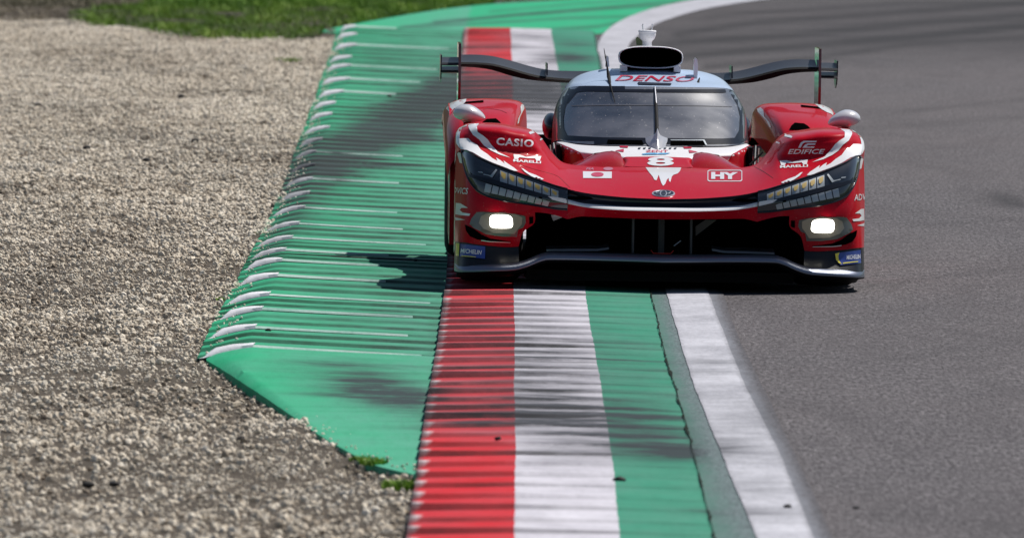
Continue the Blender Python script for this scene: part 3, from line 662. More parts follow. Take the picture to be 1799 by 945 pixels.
# --- headlight surface
HU = [(811, 264, .50), (814, 264.6, .475), (820, 265, .42), (830, 270.5, .36), (841, 277, .325), (865, 288, .272), (889, 297, .235), (913, 305, .20), (945, 316, .16), (976, 326.5, .13), (997, 332, .115)]
HL = [(811.5, 273, .50), (815, 292, .42), (821, 311, .34), (830, 326, .28), (841, 337, .24), (860, 346, .20), (889, 353.5, .16), (913, 357, .14), (945, 362, .12), (976, 367, .108), (997, 368.6, .10)]
U, Lo = LP([HU])[0], LP([HL])[0]; mid = (U + Lo) / 2; mid[:, 1] -= .02; q1 = (U * 3 + Lo) / 4; q1[:, 1] -= .016; q3 = (U + Lo * 3) / 4; q3[:, 1] -= .016
PHL = patch(np.array([U, q1, mid, q3, Lo]), 4, 6)
# --- bumper faces
BT = [(802, 270, .62), (811.5, 268, .50), (815, 292, .42), (821, 311, .34), (830, 326, .28), (841, 337, .24), (860, 346, .20), (885, 352.5, .165), (905, 356, .145), (940, 361, .12)]
BB = [(799, 424, .50), (806, 425, .33), (812, 425.5, .29), (818, 426, .26), (827, 427.5, .235), (839, 429.5, .21), (857, 431.5, .19), (880, 433.5, .175), (897, 434, .165), (911, 433, .16)]
Bt, Bb = LP([BT])[0], LP([BB])[0]; R_ = [Bt + (Bb - Bt) * s for s in (0, .25, .5, .75, 1)]
R_ = np.array(R_); R_[1:4, 2:-1, 1] -= .012
for k, p in ((1, (800, 310, .58)), (2, (799.2, 350, .55)), (3, (799, 390, .52))): R_[k, 0] = tuple(L(*p))
for k, p in ((1, (940, 376, .12)), (2, (938, 393, .125)), (3, (919, 408, .14))): R_[k, -1] = tuple(L(*p))
PB = patch(R_, 5, 5)
# inner lip between lamp panel and grille, and lower lip under the white line
IT = [(940, 361, .12), (958, 364.3, .113), (976, 367, .108), (997, 368.6, .10)]
IB = [(940, 373, .12), (958, 374.5, .11), (976, 378.5, .10), (997, 385, .095)]
PI_ = patch(np.array([LP([IT])[0], LP([IB])[0]]), 3, 6)
lead = [(997, 332, .115), (1020, 337.6, .106), (1045, 341.5, .095), (1100, 347, .085), (1163, 350, .08)]
wt = [(997, 350.5, .108), (1020, 356.5, .098), (1045, 359.5, .088), (1100, 363.2, .073), (1163, 364.6, .068)]
wb = [(997, 358, .095), (1020, 362.8, .08), (1045, 366.2, .062), (1100, 369.6, .043), (1163, 371, .038)]
rb = [(997, 385, .095), (1020, 380.5, .10), (1045, 381.2, .10), (1100, 383.6, .095), (1163, 385.5, .09)]
def bandp(a, b, dent=0, nr=4):
    A_, B_ = LP([a])[0], LP([b])[0]; A_[-1, 0] = B_[-1, 0] = 0; m_ = (A_ + B_) / 2; m_[:, 1] += dent
    return both(patch(np.array([A_, m_, B_]), nr, 8))
mb = MB(); mb.grid(bandp(lead, wt, .018), True); part('nose_band', mb, M['gloss'], bodyw)
mb = MB(); mb.grid(bandp(wt, wb, -.006), True); part('white_nose_strip', mb, M['white'], bodyw)
mb = MB(); mb.grid(bandp(wb, rb, .0), True); mb.grid(PI_, True); mb.grid(mir(PI_)); part('lower_lip', mb, M['red'], bodyw)
for s in (0, 1):
    P = PB if s == 0 else mir(PB); mb = MB(); mb.grid(P, s == 0); bp = part('bumper_corner', mb, M['red'], None, 60)
    if s == 0: bumpL = bp
    else: bumpR = bp

# --- draping of print and trim: cast from the front on to the surface
def drape(name, polys, target, m, parent, off=.002, grid=6., mirror=False, only=None):
    """polys: list of px polygons (one loop each) filled and laid on the target"""
    res = None
    for poly in polys:
        mb = MB()
        pts = [Vector(p) for p in poly]
        dense = []
        for i in range(len(pts)):
            a, b = pts[i], pts[(i + 1) % len(pts)]; k = max(1, int((b - a).length / (grid * .6)))
            dense += [a + (b - a) * (q / k) for q in range(k)]
        x0, x1 = min(p.x for p in pts), max(p.x for p in pts); y0, y1 = min(p.y for p in pts), max(p.y for p in pts)
        inner = [Vector((a, b)) for a in np.arange(x0 + grid / 2, x1, grid) for b in np.arange(y0 + grid / 2, y1, grid * .7)]
        n = len(dense)
        vs, es, fs, *_ = delaunay_2d_cdt(dense + inner, [(i, (i + 1) % n) for i in range(n)], [list(range(n))], 1, 1e-4)
        put(mb, [(v.x, v.y) for v in vs], fs, target, off)
        res = fin(name, mb, m, parent, mirror)
    return res
def put(mb, vs, fs, target, off):
    T = target if isinstance(target, list) else [target]; out = []; okk = []
    for (a, b) in vs:
        d = lray(a, b); best = None
        for tg in T:
            h = bvh(tg).ray_cast(CO, d)
            if h[0] is not None and (best is None or h[3] < best[3]): best = h
        if best is None: out.append(Vector((0, 0, 0))); okk.append(False)
        else:
            nn = best[1] if best[1].dot(d) < 0 else -best[1]; out.append(best[0] + nn * off - d * .001); okk.append(True)
    F2 = []
    for f in fs:
        if all(okk[i] for i in f):
            P = [out[i] for i in f]
            if max((P[i] - P[i - 1]).length for i in range(len(P))) < .35:
                n_ = (P[1] - P[0]).cross(P[2] - P[0]); F2.append(tuple(f) if n_.dot(P[0] - CO) < 0 else tuple(f)[::-1])
    mb.add(out, F2)
def fin(name, mb, m, parent, mirror):
    def clean(V, Fc):
        used = sorted({i for f in Fc for i in f}); mp = {k: i for i, k in enumerate(used)}
        return [V[i] for i in used], [tuple(mp[i] for i in f) for f in Fc]
    V, Fc = clean(mb.v, mb.f)
    if not Fc: return None
    o = obj(name, V, Fc, m, parent if not isinstance(parent, tuple) else parent[0], True, 40)
    if mirror:
        V2 = [(-v[0], v[1], v[2]) for v in V]
        obj(name, V2, [f[::-1] for f in Fc], m, parent if not isinstance(parent, tuple) else parent[1], True, 40)
    return o
def text(name, s, cx, cy, w, h, target, m, parent, rot=0, shear=0, bold=.02, off=.0022, sub=2, space=1.0):
    cu = bpy.data.curves.new('txt', 'FONT'); cu.body = s; cu.offset = bold; cu.shear = shear; cu.resolution_u = 3; cu.space_character = space
    to = bpy.data.objects.new('txt', cu); COL.objects.link(to)
    dg = bpy.context.evaluated_depsgraph_get(); me = bpy.data.meshes.new_from_object(to.evaluated_get(dg))
    bm = bmesh.new(); bm.from_mesh(me)
    bmesh.ops.triangulate(bm, faces=bm.faces)
    if sub: bmesh.ops.subdivide_edges(bm, edges=[e for e in bm.edges if e.calc_length() > .25], cuts=sub); bmesh.ops.triangulate(bm, faces=bm.faces)
    co = np.array([v.co[:2] for v in bm.verts]); bm.verts.index_update(); fs = [tuple(v.index for v in f.verts) for f in bm.faces]
    lo, hi = co.min(0), co.max(0); q = (co - (lo + hi) / 2) / (hi - lo) * (w, h); q[:, 1] *= -1
    c_, s_ = math.cos(math.radians(rot)), math.sin(math.radians(rot))
    vs = [(cx + a * c_ - b * s_, cy + a * s_ + b * c_) for a, b in q]
    bpy.data.objects.remove(to); bpy.data.curves.remove(cu); bm.free(); bpy.data.meshes.remove(me)
    mb = MB(); put(mb, vs, fs, target, off); return fin(name, mb, m, parent, False)
def c1(pts): return [(760 + a / 6.3, 150 + b / 6.3) for a, b in pts]
def c8(pts): return [(770 + a / 6.3, 240 + b / 6.3) for a, b in pts]
def c4(pts): return [(950 + a / 6.3, 200 + b / 6.3) for a, b in pts]
def ell(cx, cy, rx, ry, n=32, rot=0):
    return [(cx + rx * math.cos(2 * math.pi * k / n), cy + ry * math.sin(2 * math.pi * k / n)) for k in range(n)]
# white livery splashes (same on both sides)
drape('white_splash', [c1([(388, 432), (515, 427), (490, 460), (500, 520), (560, 560), (610, 600), (650, 660), (720, 740), (860, 806), (740, 772), (640, 722), (570, 672), (520, 604), (450, 552), (405, 480)])], bodyw, M['print'], bodyw, mirror=True)
drape('white_splash', [c8([(228, 25), (335, 22), (370, 62), (430, 95), (470, 150), (540, 196), (600, 246), (655, 275), (640, 238), (690, 268), (735, 306), (720, 270), (790, 318), (840, 350), (898, 405), (868, 401), (750, 349), (600, 293), (480, 238), (380, 178), (300, 150), (250, 140)])], bodyw, M['print'], bodyw, mirror=True)
drape('white_splash', [c8([(915, 358), (940, 366), (1000, 408), (1080, 438), (1165, 480), (1165, 502), (1090, 478), (1020, 445), (955, 402)])], bodyw, M['print'], bodyw, off=.005, grid=3, mirror=True)
drape('white_splash', [c1([(262, 530), (300, 472), (385, 436), (380, 455), (330, 470), (305, 540), (300, 600), (305, 700), (262, 640)])], bodyw, M['print'], bodyw, mirror=True)
drape('white_splash', [c1([(1062, 528), (1100, 498), (1155, 520), (1078, 546)]), c1([(1183, 602), (1222, 572), (1216, 600), (1190, 616)])], bodyw, M['print'], bodyw, mirror=True)
drape('white_splash', [c8([(198, 735), (250, 740), (330, 790), (262, 790), (240, 812), (272, 842), (358, 856), (345, 878), (260, 872), (192, 860)]), c8([(190, 893), (300, 922), (195, 928)]), c8([(212, 190), (248, 160), (268, 300), (240, 290)])],
      bumpL, M['print'], (bumpL, bumpR), mirror=True)
text('lettering', 'CASIO', 904.5, 250.6, 65, 13, bodyw, M['print'], bodyw, rot=3.4, bold=.03, space=1.12)
text('lettering', 'EDIFICE', 1417, 266.6, 65, 8.6, bodyw, M['print'], bodyw, rot=0, shear=.3, bold=.015)
drape('logo_mark', [[(1402.5, 260), (1407, 251), (1412, 248), (1435, 248), (1434, 250.6), (1414, 250.8), (1410.5, 253), (1406.8, 260)],
                    [(1410, 260), (1414, 255), (1419, 252.6), (1433, 252.6), (1432, 255), (1420, 255.2), (1416.5, 258), (1431, 257.8), (1430, 260)]], bodyw, M['print'], bodyw)
def marelli(cx, cy, w, rot, sgn):
    text('lettering', 'MARELLI', cx, cy + 4.8, w, 4.4, bodyw, M['print'], bodyw, rot=rot, bold=.03)
    def R(a, b): t_ = math.radians(rot); return (cx + a * math.cos(t_) - b * math.sin(t_), cy + a * math.sin(t_) + b * math.cos(t_))
    drape('logo_mark', [[R(-w / 2, -6), R(-w * .26, -6), R(-2, -3), R(w * .26, -6), R(w / 2, -6), R(w / 2 - 2, 2.4), R(w / 2 - 8, 2.4), R(w * .28, -1.5), R(0, -.8), R(-w * .28, -1.5), R(-w / 2 + 8, 2.4), R(-w / 2 + 2, 2.4)]], bodyw, M['print'], bodyw)
marelli(926, 279.5, 49, 4, 1); marelli(1395, 288, 49, -2.5, -1)
text('lettering', 'FIA', 1036, 297.3, 14, 4.2, bodyw, M['pinkprint'], bodyw, shear=.3, bold=.03)
ring = lambda cx, cy, rx, ry, t_: [ell(cx, cy, rx, ry) , ]
drape('logo_mark', [ell(1068.5, 297.2, 8.6, 2.9)], bodyw, M['pinkprint'], bodyw, grid=4)
drape('flag', [[(1024, 301.8), (1075, 302.2), (1074.6, 314), (1024.4, 313.6)]], bodyw, M['print'], bodyw)
drape('flag_disc', [ell(1049.6, 307.8, 11, 3.9)], bodyw, M['redprint'], bodyw, off=.004, grid=4)
def frame(x0, y0, x1, y1, t_, m, target, parent, r=3):
    q = [(x0 + r, y0), (x1 - r, y0), (x1, y0 + r * .6), (x1, y1 - r * .6), (x1 - r, y1), (x0 + r, y1), (x0, y1 - r * .6), (x0, y0 + r * .6)]
    mb = MB()
    O, I = [], []
    for i in range(8):
        a, b = q[i], q[(i + 1) % 8]; k = max(1, int(math.hypot(b[0] - a[0], b[1] - a[1]) / 4))
        for j in range(k):
            p = (a[0] + (b[0] - a[0]) * j / k, a[1] + (b[1] - a[1]) * j / k); O.append(p)
            cx_, cy_ = (x0 + x1) / 2, (y0 + y1) / 2; I.append((cx_ + (p[0] - cx_) * (1 - 2 * t_ / (x1 - x0)), cy_ + (p[1] - cy_) * (1 - 2 * t_ / (y1 - y0))))
    n = len(O); put(mb, O + I, [(i, (i + 1) % n, (i + 1) % n + n, i + n) for i in range(n)], target, .002); return fin('label_frame', mb, m, parent, False)
    '''    drape('label_frame', [[(x0 + r, y0), (x1 - r, y0), (x1 - r, y0 + t_), (x0 + r, y0 + t_)], [(x0 + r, y1 - t_), (x1 - r, y1 - t_), (x1 - r, y1), (x0 + r, y1)],
                          [(x0, y0 + r * .6), (x0 + t_, y0 + r * .6), (x0 + t_, y1 - r * .6), (x0, y1 - r * .6)], [(x1 - t_, y0 + r * .6), (x1, y0 + r * .6), (x1, y1 - r * .6), (x1 - t_, y1 - r * .6)],
                          [(x0, y0 + r * .6), (x0 + r, y0), (x0 + r, y0 + t_), (x0 + t_, y0 + r * .6)], [(x1, y0 + r * .6), (x1 - r, y0), (x1 - r, y0 + t_), (x1 - t_, y0 + r * .6)],
                          [(x0, y1 - r * .6), (x0 + r, y1), (x0 + r, y1 - t_), (x0 + t_, y1 - r * .6)], [(x1, y1 - r * .6), (x1 - r, y1), (x1 - r, y1 - t_), (x1 - t_, y1 - r * .6)]], target, m, parent)'''
frame(1243, 299.3, 1304, 319.6, 1.3, M['print'], bodyw, bodyw)
text('lettering', 'HY', 1273, 309.4, 47, 12.2, bodyw, M['print'], bodyw, rot=.6, bold=.06)
drape('white_splash', [c4([(1160, 597), (1555, 600), (1540, 640), (1515, 665), (1470, 680), (1450, 700), (1435, 760), (1420, 750), (1415, 715), (1395, 735), (1378, 780), (1355, 802), (1335, 770), (1305, 680), (1282, 740), (1258, 735), (1240, 700), (1190, 640)])], bodyw, M['print'], bodyw)
# nose emblem: dark oval with bright rings, standing proud
drape('emblem', [ell(1165.5, 340.4, 18.5, 5.3)], bodyw, M['navy'], bodyw, off=.003, grid=4)
def dtube(name, pts, target, r, m, parent, off=.004):
    mb = MB(); vs = []
    for a, b in pts:
        d = lray(a, b); h = bvh(target).ray_cast(CO, d)
        if h[0] is not None: vs.append(h[0] - d * off)
    mb.tube(vs, r, 6); part(name, mb, m, parent)
dtube('emblem_ring', ell(1165.5, 340.4, 19, 5.6, 40) + [(1184.5, 340.4)], bodyw, .0042, M['chrome'], bodyw)
dtube('emblem_ring', ell(1165.5, 340.4, 5.5, 5.0, 24) + [(1171, 340.4)], bodyw, .0034, M['chrome'], bodyw)
dtube('emblem_ring', ell(1165.5, 338.4, 12.5, 2.6, 32) + [(1178, 338.4)], bodyw, .0034, M['chrome'], bodyw)
# panel seams on the hood
for s in ((c8([(900, 310), (1050, 360), (1200, 400), (1320, 440), (1400, 510), (1460, 570)])), [(1325, 293), (1342, 302), (1358, 313)]):
    dtube('panel_seam', [(a, b) for a, b in crom(s, 6)], bodyw, .0012, M['seam'], bodyw, .001)

# --- headlights: lens with cells, bar and rim
def ipt(P, u, v):
    R, C = P.shape[:2]; a = u * (R - 1); b = v * (C - 1); i, j = min(int(a), R - 2), min(int(b), C - 2); fa, fb = a - i, b - j
    return P[i, j] * (1 - fa) * (1 - fb) + P[i + 1, j] * fa * (1 - fb) + P[i, j + 1] * (1 - fa) * fb + P[i + 1, j + 1] * fa * fb
mbt = MB(); mbt.grid(PHL, True); hl_t = part('headlight', mbt, M['lampclear'], None, 60)
mbt = MB(); mbt.grid(mir(PHL)); hl_r = part('headlight', mbt, M['lampclear'], None, 60)
HLP = (hl_t, hl_r)
for k in range(7):
    x = 878.7 + 14.9 * k; t0 = 300 + 5.3 * k; b0 = 319.5 + 4.2 * k; w = 13.0
    sl = 4.8
    drape('lamp_cell', [[(x, t0), (x + w, t0 + sl), (x + w, b0 + sl * .8), (x, b0)]], hl_t, M['silver'], HLP, off=.003, mirror=True)
    drape('amber_cell', [[(x + 2, t0 + 2.5), (x + w - 2.5, t0 + 2.2 + sl), (x + w - 3, t0 + sl + (b0 - t0) * .52), (x + w * .55, t0 + sl * .6 + (b0 - t0) * .66), (x + 2.5, t0 + (b0 - t0) * .55)]], hl_t, M['amber'], HLP, off=.006, mirror=True)
for k in range(9):
    x = 851 + 12.6 * k; t0 = 322.5 + 3.55 * k - .0 * k; b0 = 337 + 2.9 * k; w = 10.8
    drape('lamp_cell', [[(x + 3, t0), (x + w + 3, t0 + 3.4), (x + w, b0 + 2.2), (x, b0)]], hl_t, M['silver'], HLP, off=.003, mirror=True)
drape('lamp_bar', [[(822, 300), (828, 306), (845, 312), (865, 316), (913, 331), (963, 345.4), (967, 350), (913, 338.5), (865, 324), (840, 316.5), (826, 311)]], hl_t, M['gloss'], HLP, off=.012, mirror=True)
drape('white_tip', [[(963, 345.3), (967, 345.3), (998, 350.4), (998, 358), (971, 351)]], hl_t, M['white'], HLP, off=.006, mirror=True)
drape('chrome_detail', [c8([(440, 390), (490, 395), (500, 410), (450, 402)]), c8([(500, 415), (580, 435), (640, 365), (655, 375), (600, 460), (560, 440), (505, 428)])], hl_t, M['silver'], HLP, off=.004, mirror=True)
for s, hp in ((1, hl_t), (-1, hl_r)):
    mb = MB(); E = list(PHL[-1][::-1]) + list(PHL[:, 0][::-1][1:]) + list(PHL[0][1:])
    mb.tube([(p[0] * s, p[1] - .003, p[2]) for p in E], .0045, 6); part('lamp_rim', mb, M['gloss'], hp)

# --- running lamps in the bumper corners (lit)
LENS = [(838, 373), (829, 384), (825.5, 394), (833.5, 401), (854, 411.5), (882, 415.5), (908, 416), (911, 403), (919, 400), (924, 391), (923, 380), (905, 376), (870, 374), (850, 372.5)]
for s, bp in ((0, bumpL), (1, bumpR)):
    pass
lo = drape('running_lamp', [LENS], bumpL, M['lens'], (bumpL, bumpR), off=.003, mirror=True)
def lamp_core(side, bp):
    a = L(882, 389.5, .13); hx, hz = .060, .033
    mb = MB(); n = 40; V = []
    for (sc, yy) in ((1.0, .0), (.96, -.008), (.82, -.014), (.0, -.016)):
        for k in range(n):
            w = 2 * math.pi * k / n; cx_, cz_ = math.cos(w), math.sin(w)
            V.append((a.x + hx * sc * math.copysign(abs(cx_) ** .42, cx_), yy, a.z + hz * sc * math.copysign(abs(cz_) ** .5, cz_)))
    h = bvh(bumpL).ray_cast(CO, lray(882, 389)); y0 = h[0].y - .010
    V = [((v[0] if side == 0 else -v[0]), v[1] + y0, v[2]) for v in V]; Fc = []
    for i in range(3):
        for k in range(n): Fc.append((i * n + k, i * n + (k + 1) % n, (i + 1) * n + (k + 1) % n, (i + 1) * n + k))
    mb.add(V, Fc); part('lit_lamp', mb, M['lamp'], bp)
lamp_core(0, bumpL); lamp_core(1, bumpR)
drape('lamp_reflector', [[(846, 380), (856, 375), (882, 373.5), (906, 376.5), (918, 382), (917, 394), (911, 401), (904, 411), (868, 409.5), (850, 402), (842, 392)]], bumpL, M['lampdim'], (bumpL, bumpR), off=.005, mirror=True)
drape('side_vent', [[(817.6, 394.6), (833, 402), (846, 412), (862, 419), (897, 424.4), (897, 426.5), (860, 424), (838, 420.5), (826, 415), (819, 405)]], bumpL, M['hole'], (bumpL, bumpR), off=.0025, mirror=True)
drape('vent_edge', [[(846, 421.5), (862, 423.6), (897, 425.2), (897, 426.2), (862, 425), (846, 423)]], bumpL, M['chrome'], (bumpL, bumpR), off=.005, mirror=True)
drape('lamp_slot', [[(930, 381), (937, 381), (937, 392), (930, 394)]], bumpL, M['hole'], (bumpL, bumpR), off=.004, mirror=True)
text('lettering', 'ADVICS', 806, 335, 34, 11, bumpL, M['print'], bumpL, rot=4, shear=.2, bold=.01)
text('lettering', 'ADVICS', 1517, 346, 34, 11, bumpR, M['print'], bumpR, rot=-4, shear=.2, bold=.01)

# --- lower black corner with the tyre maker's label
KT = [BB[i] for i in range(len(BB))]
KB = [(798, 466, .46), (803, 467.5, .32), (810, 468, .25), (818, 468, .21), (830, 468, .18), (842, 468, .16), (858, 467, .14), (880, 466, .12), (900, 465, .115), (912, 463, .11)]
kt, kb = LP([KT])[0], LP([KB])[0]; kt[:, 1] += .004; km = (kt + kb) / 2; km[:, 1] += .012
PK = patch(np.array([kt, km, kb]), 5, 5)
mb = MB(); mb.grid(PK, True); M['corner'] = mat('satin_black', (.008, .009, .013), .4, 0, .1, .1, spec=.25); cornL = part('lower_corner', mb, M['corner']); mb = MB(); mb.grid(mir(PK)); cornR = part('lower_corner', mb, M['corner'])
drape('tyre_label', [[(807, 428), (853, 433.5), (852.5, 455.5), (802.5, 449.5)]], [cornL, bumpL], M['blueprint'], cornL, off=.004)
drape('label_stripe', [[(803, 427), (809, 428), (808, 450), (802.5, 449.5)], [(813, 449.2), (837, 451.6), (837, 453), (812, 450.8)]], [cornL, bumpL], M['yellowprint'], cornL, off=.006)
text('lettering', 'MICHELIN', 829, 442.3, 36, 8, [cornL, bumpL], M['print'], cornL, rot=6, shear=.1, bold=.02, off=.006)
drape('tyre_label', [[(1468, 445), (1511, 439), (1511.5, 462), (1476, 466.5), (1468, 458)]], [cornR, bumpR], M['blueprint'], cornR, off=.004)
drape('label_stripe', [[(1466.5, 446), (1474, 444), (1472, 450), (1473, 458), (1478, 465), (1473, 463), (1468, 457)], [(1480, 462.4), (1506, 459), (1506, 460.6), (1480, 464.2)]], [cornR, bumpR], M['yellowprint'], cornR, off=.006)
text('lettering', 'MICHELIN', 1498, 451.6, 24, 8, [cornR, bumpR], M['print'], cornR, rot=-5, shear=.2, bold=.02, off=.006)

# --- splitter: lofted lip
SP = [(798, 464, .50), (799.5, 465, .38), (806, 466.5, .27), (820, 467, .19), (852, 466, .12), (885, 465, .085), (905, 463.5, .07), (921, 459.5, .06), (933, 455, .053), (944.6, 450, .048), (956, 446.4, .044), (968, 445, .04), (1020, 445.6, .03), (1080, 447.4, .015), (1163, 450, .0)]
S = LP([SP])[0]; S[-1, 0] = 0; Sd = crom(S, 6)
prof = [(.50, -.004), (.20, .002), (.05, .004), (.022, .001), (.006, -.007), (-.004, -.015), (-.010, -.022), (-.008, -.030), (.006, -.037), (.10, -.045), (.35, -.06), (.55, -.08)]
P = np.array([[(p[0] * (1 if dy < .1 else .985), p[1] + dy, p[2] + dz) for dy, dz in prof] for p in Sd]); P = np.swapaxes(P, 0, 1)
PS = both(P); mb = MB(); mb.grid(PS[2:8]); M['lip'] = mat('splitter_lip', (.17, .19, .25), .36, .7, .15, .2)
spl = part('splitter', mb, M['lip'], None, 60)
mb = MB(); mb.grid(PS[7:]); part('splitter_underside', mb, M['black'], spl, 60); mb = MB(); mb.grid(PS[:3]); part('splitter_deck', mb, M['black'], spl, 60)
# inboard blade above the splitter
for s in (1, -1):
    A_ = [L(960, 438, .32), L(1000, 437.5, .30), L(1050, 437.5, .30), L(1070, 434.5, .31)]
    V = [(p.x * s, p.y + a, p.z + b) for p in A_ for a, b in ((0, 0), (.10, .014), (.10, .006), (.0, -.010))]
    Fc = [(i * 4 + k, i * 4 + (k + 1) % 4, i * 4 + 4 + (k + 1) % 4, i * 4 + 4 + k) for i in range(3) for k in range(4)] + [(0, 1, 2, 3), (15, 14, 13, 12)]
    mb = MB(); mb.add(V, Fc); part('splitter_blade', mb, M['lip'])
M['strut'] = mat('dark_grey_strut', (.05, .05, .055), .6)
# inside of the nose opening
mb = MB(); zt, zb_ = .44, .13
mb.box((0, .62, .29), (1.30, .02, .36)); part('grille_backing', mb, M['hole'])
mb = MB(); mb.box((0, .36, .445), (1.2, .5, .012)); part('nose_duct_roof', mb, M['hole'])
for px in (1112, 1163, 1214):
    p = L(px, 415, .22); w = .010 if px != 1163 else .03
    mb = MB(); mb.box((p.x, .26 if px != 1163 else .4, .31), (w, .16, .27)); part('nose_strut', mb, M['strut'])
p0, p1, p2, p3 = L(1222, 415, .3), L(1222, 398, .3), L(1240, 386, .3), L(1259, 386.5, .3)
mb = MB(); mb.add([p0, p1, p2, p3] + [p + Vector((0, .01, 0)) for p in (p0, p1, p2, p3)], [(0, 1, 2, 3), (7, 6, 5, 4), (0, 4, 5, 1), (1, 5, 6, 2), (2, 6, 7, 3), (3, 7, 4, 0)])
part('duct_vane', mb, mat('grey_vane', (.09, .085, .08), .5), None, 35, False)
q = [L(968, 378, .14), L(981, 378.5, .14), L(988, 382, .14), L(972, 388.5, .16)]
mb = MB(); mb.add(q + [p + Vector((0, .008, 0)) for p in q], [(0, 1, 2, 3), (7, 6, 5, 4), (0, 4, 5, 1), (1, 5, 6, 2), (2, 6, 7, 3), (3, 7, 4, 0)]); part('duct_winglet', mb, M['chrome'], None, 35, False)
mb = MB(); mb.tube([L(1144, 440, .08), L(1148, 445, .06), L(1178, 445.5, .06), L(1183, 440.5, .08)], .0022, 6); part('tow_strap', mb, M['red_hook'])
mb = MB(); mb.tube([L(1184, 432, .15), L(1196, 423, .18)], .003, 6); part('duct_stay', mb, M['silver'])
# --- floor
mb = MB(); mb.box((0, 2.55, .055), (1.30, 4.3, .04)); mb.box((0, .85, .062), (1.30, 1.1, .05)); part('floor', mb, M['black'])  # second box added low at the front to block light under the nose
mb = MB(); mb.box((0, 2.6, .20), (1.1, 3.9, .24)); part('chassis', mb, M['black'])

# --- wheels
def wheel(x, y, s, r=.352, w=.315):
    prof = [(-w / 2 + .01, .235), (-w / 2, .26), (-w / 2 - .006, .30), (-w / 2 + .010, r - .018), (-w / 2 + .035, r - .004), (0, r), (w / 2 - .035, r - .004), (w / 2 - .010, r - .018), (w / 2 + .006, .30), (w / 2, .26), (w / 2 - .01, .235)]
    mb = MB(); mb.lathe(prof, (x, y, r), 'x', 64); wh = part('wheel', mb, M['rubber'], None, 50)
    mb = MB(); ox = s * w / 2
    mb.lathe([(-w / 2 + .02, .236), (w / 2 - .02, .236)], (x, y, r), 'x', 48); mb.lathe([(ox * .8, .0), (ox * .8, .05), (ox * .72, .06)], (x, y, r), 'x', 24)
    for k in range(10):
        a = 2 * math.pi * k / 10; c = Vector((x + ox * .78, y + math.cos(a) * .14, r + math.sin(a) * .14)); mb.box(c, (.02, .19, .028), Matrix.Rotation(a, 3, 'X'))
    part('rim', mb, M['rim'], wh)
    mb = MB(); mb.lathe([(0, .0), (0, .17), (s * .02, .17), (s * .02, 0)], (x + s * .02, y, r), 'x', 32); part('brake_disc', mb, M['black'], wh)
for s in (-1, 1):
    wheel(s * .825, 1.02, s); wheel(s * .835, 4.17, s, .356, .325)
# --- body sides with wheel arches
def side_panel(s, outline, name, m, x=1.0, thick=.03, cut=None):
    n = len(outline); pts = [Vector(p) for p in outline]
    vs, es, fs, *_ = delaunay_2d_cdt(pts, [(i, (i + 1) % n) for i in range(n)], [list(range(n))], 1, 1e-5)
    V = [(s * x, v.x, v.y) for v in vs] + [(s * (x - thick), v.x, v.y) for v in vs]; m_ = len(vs)
    Fc = [tuple(f) if s > 0 else tuple(f)[::-1] for f in fs] + [tuple(i + m_ for i in (f[::-1] if s > 0 else f)) for f in fs]
    Fc += [(i, (i + 1) % n, (i + 1) % n + m_, i + m_) for i in range(n)]
    mb = MB(); mb.add(V, Fc); return part(name, mb, m)
def arch(cy_, r, a0, a1, n=20, cz=.355): return [(cy_ + r * math.cos(math.radians(a0 + (a1 - a0) * k / n)), cz + r * math.sin(math.radians(a0 + (a1 - a0) * k / n))) for k in range(n + 1)]
SPt = []
for s in (-1, 1):
    zf = HD[0, 0]
    o1 = side_panel(s, [(.50, .14), (.64, .14)] + arch(1.02, .392, 210, -30) + [(1.50, .14), (1.95, .10), (1.95, .46), (1.7, .57), (1.35, .72), (1.0, .745), (.80, .73), (.66, .66), (.56, .52), (.50, .30)], 'front_side_panel', M['red'], .985)
    o2 = side_panel(s, [(1.95, .10), (3.05, .10), (3.05, .56), (2.6, .50), (1.95, .46)], 'middle_side_panel', M['darkred'], .965)
    o3 = side_panel(s, [(3.05, .10), (3.75, .14)] + arch(4.17, .40, 212, -32) + [(4.60, .16), (4.85, .22), (4.85, .62), (4.6, .72), (4.2, .79), (3.7, .77), (3.3, .68), (3.05, .56)], 'rear_side_panel', M['red'], .995)
    for o_, pol in ((o1, [(.70, .62), (1.3, .70), (1.7, .55), (1.4, .58), (1.0, .66)]), (o3, [(3.2, .60), (4.0, .76), (4.5, .70), (3.9, .66), (3.5, .5), (3.15, .3)]), (o3, [(4.65, .7), (4.84, .6), (4.84, .3), (4.7, .4)]), (o2, [(2.0, .2), (2.5, .45), (3.0, .5), (2.6, .3), (2.3, .15)])):
        xx = s * (1.0 if o_ is o3 else .99 if o_ is o1 else .97)
        vs, es, fs, *_ = delaunay_2d_cdt([Vector(p) for p in pol], [(i, (i + 1) % len(pol)) for i in range(len(pol))], [list(range(len(pol)))], 1, 1e-5)
        mb = MB(); mb.add([(xx, v.x, v.y) for v in vs], [tuple(f) if s > 0 else tuple(f)[::-1] for f in fs]); part('white_splash', mb, M['print'], o_)
